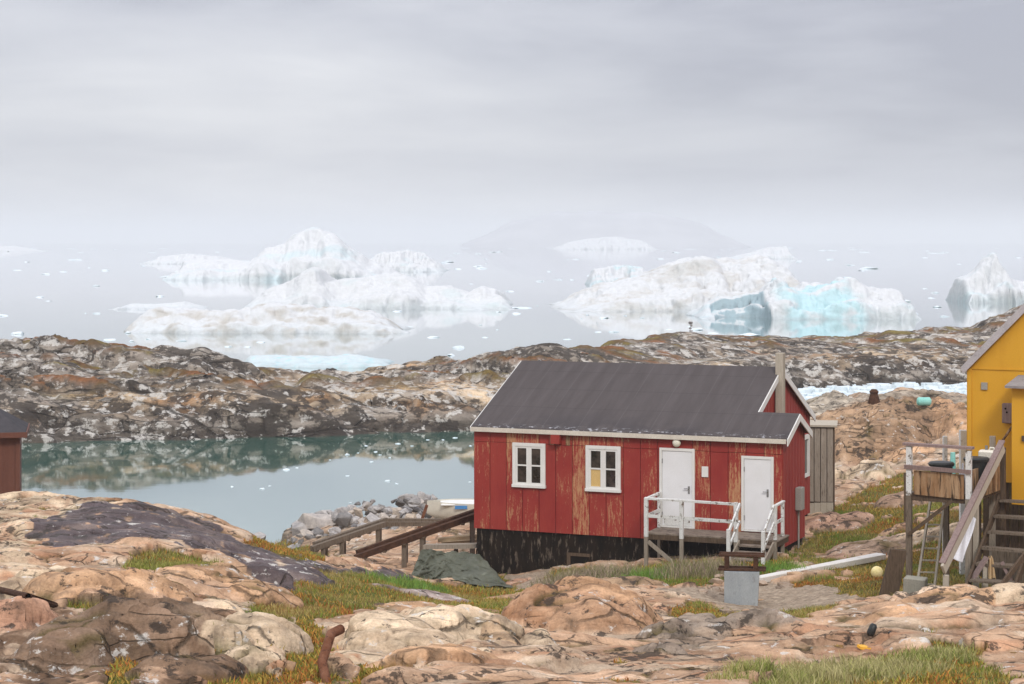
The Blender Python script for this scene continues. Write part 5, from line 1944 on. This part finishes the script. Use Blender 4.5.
def ygz(u, v):
    p = YC + yu * u + yv * v
    return float(gz(p.x, p.y)) - YZ


fl = 6.80 - YZ
lu0, lu1, lv0, lv1 = -0.20, 1.05, -3.35, -0.9
mb = MB()
n = 9
for i in range(n):
    a = lu0 + (lu1 - lu0) * i / n
    mb.box(a + 0.004, a + (lu1 - lu0) / n - 0.004, lv0 + 0.06, lv1, fl - 0.04, fl)
mb.build('floor', M['deck'], LD)
mb = MB()
mb.box(lu0, lu1, lv0 + 0.01, lv0 + 0.05, fl - 0.16, fl - 0.003)
mb.box(lu0, lu0 + 0.05, lv0 + 0.055, lv1, fl - 0.16, fl - 0.043)
mb.box(lu1 - 0.05, lu1, lv0 + 0.055, lv1, fl - 0.16, fl - 0.043)
mb.build('joist', M['wood_dark'], LD)
mb = MB()
for i in range(8):
    a = lu0 + 0.10 + (lu1 - lu0 - 0.2) * i / 8
    mb.box(a + 0.003, a + 0.135, lv0 - 0.03 - random.uniform(0, 0.008), lv0 + 0.005, fl - 0.03 - 0.04 * i / 8, fl + 0.46 - 0.03 * i / 8)
mb.build('front_panel', M['wood_brown'], LD)
mb = MB()
for i in range(13):
    a = lv0 + 0.1 + i * 0.18
    mb.box(lu1 + 0.003, lu1 + 0.03, a + 0.003, a + 0.175, fl - 0.1, fl + 0.52)
mb.build('side_panel', M['wood_brown'], LD)
for (u, v, topz, m_) in ((lu0, lv0, 0.96, M['white_worn']), (lu1, lv0, 0.93, M['white_worn']), (lu0, lv1, 0.02, M['wood']), (lu1 - 0.25, lv1 + 0.05, 1.0, M['wood'])):
    m2 = MB()
    m2.box(u - 0.055, u + 0.055, v - 0.055, v + 0.055, fl - 0.06, fl + topz)
    po = m2.build('post', m_, LD, bevel=0.006)
    m2 = MB()
    m2.box(u - 0.06, u + 0.05, v - 0.05, v + 0.06, ygz(u, v) - 0.15, fl - 0.063)
    m2.build('post_foot', M['wood_mid'] if u < 0 else M['wood'], po)
mb = MB()
mb.bar((lu0 - 0.12, lv0 - 0.01, fl + 1.0), (lu1 + 0.10, lv0 - 0.01, fl + 0.98), 0.14, 0.05, jit=0.006)
mb.build('handrail', M['mauve'], LD)
mb = MB()
mb.bar((lu0 - 0.08, lv0 - 0.075, fl + 0.53), (lu1 + 0.06, lv0 - 0.075, fl + 0.50), 0.035, 0.09, jit=0.006)
mb.build('mid_rail', M['mauve'], LD)
mb = MB()
mb.bar((lu0 + 0.02, lv0 - 0.09, fl - 0.85), (lu0 + 0.93, lv0 - 0.07, fl - 0.10), 0.04, 0.07)
mb.build('brace', M['wood_dark'], LD)
mb = MB()
mb.box(lu0 - 0.10, lu0 - 0.055, lv0 - 0.05, lv0 + 0.05, fl - 0.6, fl + 0.4)
mb.build('side_batten', M['wood_dark'], LD)
# stairs -------------------------------------------------------
STR = empty('wooden_stairs', (YC.x, YC.y, YZ), -YA, 'steep open wooden stairs with one long slanting handrail up to the yellow entry', 'stairs')
su0, su1 = 1.28, 2.22
sv0, sv1 = -4.35, -1.9
sz0, sz1 = ygz(1.7, -4.4), fl - 0.12
nt_ = 6
for i in range(nt_):
    t = (i + 0.65) / nt_
    v = sv0 + (sv1 - sv0) * t
    z = sz0 + (sz1 - sz0) * t
    m2 = MB()
    m2.bar((su0 + 0.05, v, z), (su1 - 0.03, v, z + random.uniform(-0.015, 0.015)), 0.26, 0.05, jit=0.008)
    m2.build('tread', M['wood_mid'], STR)
for u in (su0, su1):
    m2 = MB()
    m2.bar((u, sv0, sz0 - 0.05), (u, sv1, sz1 - 0.03), 0.05, 0.16)
    m2.build('stringer', M['wood_dark'], STR)
def yl(p):
    """world point in the frame of the yellow house"""
    d = p - YC
    return Vector((d.dot(yu), d.dot(yv), p.z - YZ))


ra, rb = yl(P(943, 570, 39.2)), yl(P(1003, 447, 41.5))
mb = MB()
mb.bar(ra, rb, 0.06, 0.22)
hr_ = mb.build('handrail', M['wood_pale'], STR, bevel=0.008)
mb = MB()
upo = Vector((-0.02, 0, 0.13))
mb.bar(ra + upo, rb + upo, 0.13, 0.035)
mb.build('rail_cap', M['mauve'], hr_)
for (q_, tp_, m_) in ((P(946, 575, 39.35), 0.0, M['wood_pale']), (P(1003, 450, 41.62), 0.05, M['wood_dark']), (P(976, 496, 40.75), 0.0, M['wood_pale'])):
    q_ = yl(q_)
    m2 = MB()
    m2.box(q_.x - 0.05, q_.x + 0.05, q_.y - 0.05, q_.y + 0.05, ygz(q_.x, q_.y) - 0.15, q_.z + tp_)
    m2.build('post', m_, STR, bevel=0.005)
m2 = MB()
m2.bar((1.92, -4.7, sz0 - 0.05), (2.34, -3.6, sz0 + 0.80), 0.05, 0.10)
m2.bar((2.34, -3.6, sz0 + 0.80), (2.34, -3.55, sz0 - 0.1), 0.06, 0.08)
m2.build('brace', M['wood_dark'], STR)
m2 = MB()
for i in range(6):
    m2.box(1.34 + i * 0.155, 1.34 + i * 0.155 + 0.15, -2.75, -2.72, sz0 - 0.2, sz0 + 0.62)
m2.build('back_boards', M['wood_mid'], STR)
# things on and round the landing --------------------------------


def yw(u, v, z=0.0):
    p = YC + yu * u + yv * v
    return Vector((p.x, p.y, z))


def lathe(prof, seg=20):
    m_ = MB()
    b = 0
    for r_, z_ in prof:
        for k in range(seg):
            a = 2 * math.pi * k / seg
            m_.v.append((r_ * math.cos(a), r_ * math.sin(a), z_))
    for i in range(len(prof) - 1):
        for k in range(seg):
            k2 = (k + 1) % seg
            m_.f.append((i * seg + k, i * seg + k2, (i + 1) * seg + k2, (i + 1) * seg + k))
    m_.f.append(tuple(range(seg))[::-1])
    m_.f.append(tuple((len(prof) - 1) * seg + k for k in range(seg)))
    return m_


bz = 6.80
for i, (u, v, lb) in enumerate([(0.35, -2.95, 'low dark green lidded tub on the left of the landing'), (0.98, -2.6, 'dark green lidded tub near the jerrycan on the landing')]):
    root = empty('lidded_tub', yw(u, v, bz), 0, lb, 'tub', 'tubs on the wooden landing')
    hh = 0.56 if i == 0 else 0.66
    lathe([(0.20, 0.0), (0.23, hh - 0.02)]).build('bucket', M['black_plastic'], root, smooth=False)
    lathe([(0.26, hh - 0.018), (0.27, hh + 0.03), (0.24, hh + 0.06), (0.08, hh + 0.075)]).build('lid', M['black_plastic'], root)
o = lathe([(0.05, 0.0), (0.055, 0.16), (0.02, 0.2), (0.02, 0.24)]).build('spray_bottle', M['sheet'], None, yw(0.83, -3.05, bz + 0.42))
tag(o, 'small pale bottle standing in front of the dark tub on the landing rail', 'bottle')
o.location.z = bz
o.scale = (1, 1, 2.6)
o = lathe([(0.06, 0.0), (0.06, 0.5), (0.05, 0.78)]).build('plastic_tube', M['aqua'], None, yw(0.45, -2.5, bz))
tag(o, 'turquoise plastic tube standing on the landing behind the left tub', 'tube')
jc = empty('jerrycan', yw(1.28, -2.3, fl + YZ + 0.52), R(-35), 'milky white plastic jerrycan set on the brown board panel of the landing', 'jerrycan')
mb = MB()
mb.box(-0.17, 0.17, -0.11, 0.11, 0.0, 0.33)
mb.build('body', M['jerry'], jc, bevel=0.04)
mb = MB()
mb.tube([(-0.02, 0, 0.325), (-0.02, 0, 0.42)], 0.03, 12)
mb.build('cap', M['steel'], jc)
mb = MB()
mb.tube([(0.04, 0, 0.325), (0.06, 0, 0.38), (0.14, 0, 0.38), (0.15, 0, 0.325)], 0.018, 8)
mb.build('handle', M['jerry'], jc)
# a wider shelf board carries the jerrycan
o = MB().bar((1.10, -2.65, fl + 0.505), (1.10, -1.95, fl + 0.505), 0.40, 0.03).build('panel_shelf', M['wood_brown'], LD)
jc.location = yw(1.12, -2.3, fl + YZ + 0.52)
# ladder
lt, lb_ = P(938, 497, 43.0), P(925, 582, 42.2)
lb_.z = float(gz(lb_.x, lb_.y))
lad = empty('ladder', lb_, R(-10), 'grey wooden ladder leaning under the landing beside the stairs', 'ladder')
q = Vector((0.30, 0.75, lt.z - lb_.z + 0.05))
for s_ in (-0.16, 0.16):
    MB().bar((s_ * 1.15, 0, -0.05), Vector((s_ * 0.9, 0, 0)) + q, 0.045, 0.06).build('side_rail', M['wood_pale'], lad)
for i in range(8):
    c = q * ((i + 0.5) / 8)
    MB().bar(c + Vector((-0.16, 0, 0)), c + Vector((0.16, 0, 0)), 0.035, 0.03).build('rung', M['wood_pale'], lad)
# white sheet hanging below the landing
nx, ny = 30, 40
s, t = np.meshgrid(np.linspace(0, 1, nx), np.linspace(0, 1, ny))
pt, pbl, pbr_ = P(970, 514, 40.45), P(947, 556, 39.72), P(963, 563, 39.8)
pt2 = P(976, 519, 40.5)
Xs, Ys, Zs = ((1 - t) * ((1 - s) * pbl[k_i] + s * pbr_[k_i]) + t * ((1 - s) * pt[k_i] + s * pt2[k_i]) for k_i in range(3))
Ys = Ys + 0.05 * np.sin(s * 7 + t * 5)
o = grid_mesh('plastic_sheet', Xs, Ys, Zs, np.ones(Xs.shape + (3,)) * 0.6, M['sheet'])
o.modifiers.new('thick', 'SOLIDIFY').thickness = 0.01
tag(o, 'pale plastic sheet hanging under the slanting stair handrail', 'sheet')
# boards and blocks round the foot of the landing
p = yw(-0.42, -3.5)
g = float(gz(p.x, p.y))
o = MB().prism([(-0.35, 0, -0.05), (0.02, 0, -0.05), (0.22, 0, 0.95), (-0.10, 0, 0.98)], (0, 0.18, 0)).build('dark_board', M['wood_dark'], None, (p.x, p.y, g), 0.01)
tag(o, 'wide dark board leaning against the left post of the landing', 'board')
p = yw(-0.12, -3.62)
g = float(gz(p.x, p.y))
o = MB().bar((-0.12, -0.05, 0), (0.08, 0.1, 0.42), 0.10, 0.05).build('short_plank', M['wood'], None, (p.x, p.y, g))
tag(o, 'short brown plank propped between the dark board and the cement block', 'plank')
p = P(915, 597, 40.4)
g = float(gz(p.x, p.y))
o = MB().box(-0.22, 0.22, -0.15, 0.15, -0.06, 0.40).build('cement_block', M['cement'], None, (p.x, p.y, g), 0.015)
o.rotation_euler = (0.05, 0.04, -0.4)
tag(o, 'square grey cement block on the ground at the foot of the landing', 'block')
p = P(940, 592, 40.6)
g = float(gz(p.x, p.y))
o = MB().box(-0.12, 0.12, -0.1, 0.1, -0.05, 0.12).tube([(0.2, 0, 0.05), (0.35, 0.05, 0.06)], 0.05).build('scrap_wood', M['wood_dark'], None, (p.x, p.y, g), 0.01)
tag(o, 'dark scrap wood between the ladder foot and the stair post', 'scrap')
p = P(985, 588, 40.0)
g = float(gz(p.x, p.y))
o = MB().box(-0.055, 0.055, -0.05, 0.05, -0.1, 0.62).build('short_post', M['wood_pale'], None, (p.x, p.y, g), 0.008)
tag(o, 'short pale post in front of the stairs with a rag on it', 'post')
o = MB().bar((-0.28, -0.05, 0.26), (0.02, 0.0, 0.70), 0.16, 0.05).build('mauve_board', M['mauve'], None, (p.x, p.y - 0.06, g))
tag(o, 'mauve grey board leaning on the short post before the stairs', 'board')
nx, ny = 14, 24
s, t = np.meshgrid(np.linspace(-1, 1, nx), np.linspace(0, 1, ny))
Xs = p.x + 0.09 + 0.07 * s * (0.5 + 0.6 * t) + 0.03 * t
Ys = p.y - 0.09 + 0.03 * np.sin(s * 6 + t * 2) - 0.02 * t
Zs = g + 0.70 - 0.44 * t + 0.03 * np.sin(s * 4)
o = grid_mesh('rag', Xs, Ys, Zs, np.ones(Xs.shape + (3,)) * 0.4, M['rag'])
o.modifiers.new('thick', 'SOLIDIFY').thickness = 0.012
tag(o, 'tan rag hung over the short post before the stairs', 'rag')
p = P(1010, 588, 39.8)
g = float(gz(p.x, p.y))
o = MB().bar((-0.15, 0.05, 0.55), (0.13, -0.05, -0.02), 0.14, 0.06).build('leaning_plank', M['mauve'], None, (p.x, p.y, g))
tag(o, 'reddish grey plank leaning at the right side of the stairs', 'plank')
o = MB().tube([yw(0.30, -0.30, 6.8), yw(1.28, -0.06, 8.38)], 0.028, 8).build('pole', M['wood_brown'])
tag(o, 'thin brown pole leaning against the yellow wall up to the grey mailbox', 'pole')
# posts behind the landing
for i, (px, py, D, h_, lb) in enumerate([(945, 470, 46, 0.75, 'slim pale post with dark top behind the landing'), (963, 470, 45, 1.15, 'thick weathered white post by the corner of the yellow house')]):
    x, y = (px - 512) / F * D, D
    g = float(gz(x, y))
    topz = 12 - ((436 if i == 0 else 430) - HZ) / F * D
    w2 = 0.05 if i == 0 else 0.075
    o = MB().box(-w2, w2, -w2, w2, -0.1, topz - g).build('fence_post', M['white_worn'], None, (x, y, g), 0.01)
    tag(o, lb, 'post')

# ------------------------------------------------------------------ small things on the ground


def on(px, py):
    x, y = g_at(px, py)
    # refine against the built surface
    d = np.arange(20, 117, 0.05)
    xx = (px - 512) / F * d
    z = CAMZ - (py - HZ) / F * d
    hit = np.nonzero(gz(xx, d) >= z)[0]
    if len(hit):
        x, y = float(xx[hit[0]]), float(d[hit[0]])
    return Vector((x, y, float(gz(x, y))))


p = on(877, 577)
o = MB().ball((0, 0, 0.10), 0.14, 0.14, 0.14).build('fishing_float', M['float_yellow'], None, p, smooth=True)
tag(o, 'pale yellow fishing float lying in the grass left of the landing', 'float')
p = on(872, 641)
p.z += 0.08
o = MB().tube([(-0.03, 0, 0.0), (-0.02, 0.0, 0.05), (0.03, 0.02, 0.16), (0.04, 0.02, 0.19)], [0.05, 0.068, 0.062, 0.04], 12).build('black_canister', M['black_plastic'], None, p, smooth=True)
tag(o, 'larger black plastic canister lying on the pink rock', 'canister')
p = on(890, 637)
o = MB().ball((0, 0, 0.03), 0.04, 0.035, 0.04, 10, 8).build('black_lump', M['black_plastic'], None, p)
tag(o, 'small round black lump to the right of the black canister', 'lump')
p = on(865, 651)
o = MB().add([(-0.13, 0, 0.05), (0.0, 0.06, 0.03), (0.12, 0, 0.0), (0.05, -0.07, 0.01), (-0.08, -0.06, 0.02), (-0.12, 0, 0.09), (0.0, 0.06, 0.07), (0.11, 0, 0.03), (0.05, -0.07, 0.05), (-0.08, -0.06, 0.06)],
             [(0, 1, 2, 3, 4), (5, 6, 7, 8, 9), (0, 1, 6, 5), (1, 2, 7, 6), (2, 3, 8, 7), (3, 4, 9, 8), (4, 0, 5, 9)]).build('orange_scrap', M['orange_rope'], None, p)
tag(o, 'bright orange plastic scrap on the pink rock below the black canister', 'scrap')
# rusty bent pipe
p0, p1, p2, p3 = on(326, 683), P(321, 664, 0), None, None
D0 = p0.y
a = P(328, 690, D0)
b = P(322, 662, D0 + 0.3)
c = P(331, 634, D0 + 0.9)
d_ = P(341, 629, D0 + 1.1)
mb = MB()
mb.tube([a - Vector((0, 0, 0.1)), a, a.lerp(b, 0.5), b, b.lerp(c, 0.5), c, c.lerp(d_, 0.6), d_], 0.062, 14)
pp = mb.build('rusty_pipe', M['rust'], None, smooth=True)
tag(pp, 'bent rusty iron pipe standing up between the pale rocks', 'pipe')
pts = [on(0, 596), on(28, 602), on(55, 610)]
o = MB().tube([q + Vector((0, 0, 0.07)) for q in pts], 0.05, 8).build('driftwood_pole', M['rust_dark'])
tag(o, 'dark weathered pole lying on the rock at the left edge', 'pole')
p = on(874, 404)
o = lathe([(0.27, -0.1), (0.21, 0.2), (0.15, 0.38), (0.19, 0.46), (0.10, 0.56)], 7).build('tree_stump', M['rust_dark'], None, p)
tag(o, 'dark brown stump like lump standing on the far rock top', 'stump')
p = on(924, 406)
mb = MB()
mb.tube([(-0.27, 0, 0.16), (-0.22, 0, 0.16), (0.22, 0, 0.16), (0.27, 0, 0.16)], [0.11, 0.165, 0.165, 0.10], 16)
o = mb.build('plastic_barrel', M['aqua'], None, p, smooth=False)
tag(o, 'turquoise plastic barrel lying on the mossy rock left of the yellow house', 'barrel')
p = on(858, 532)
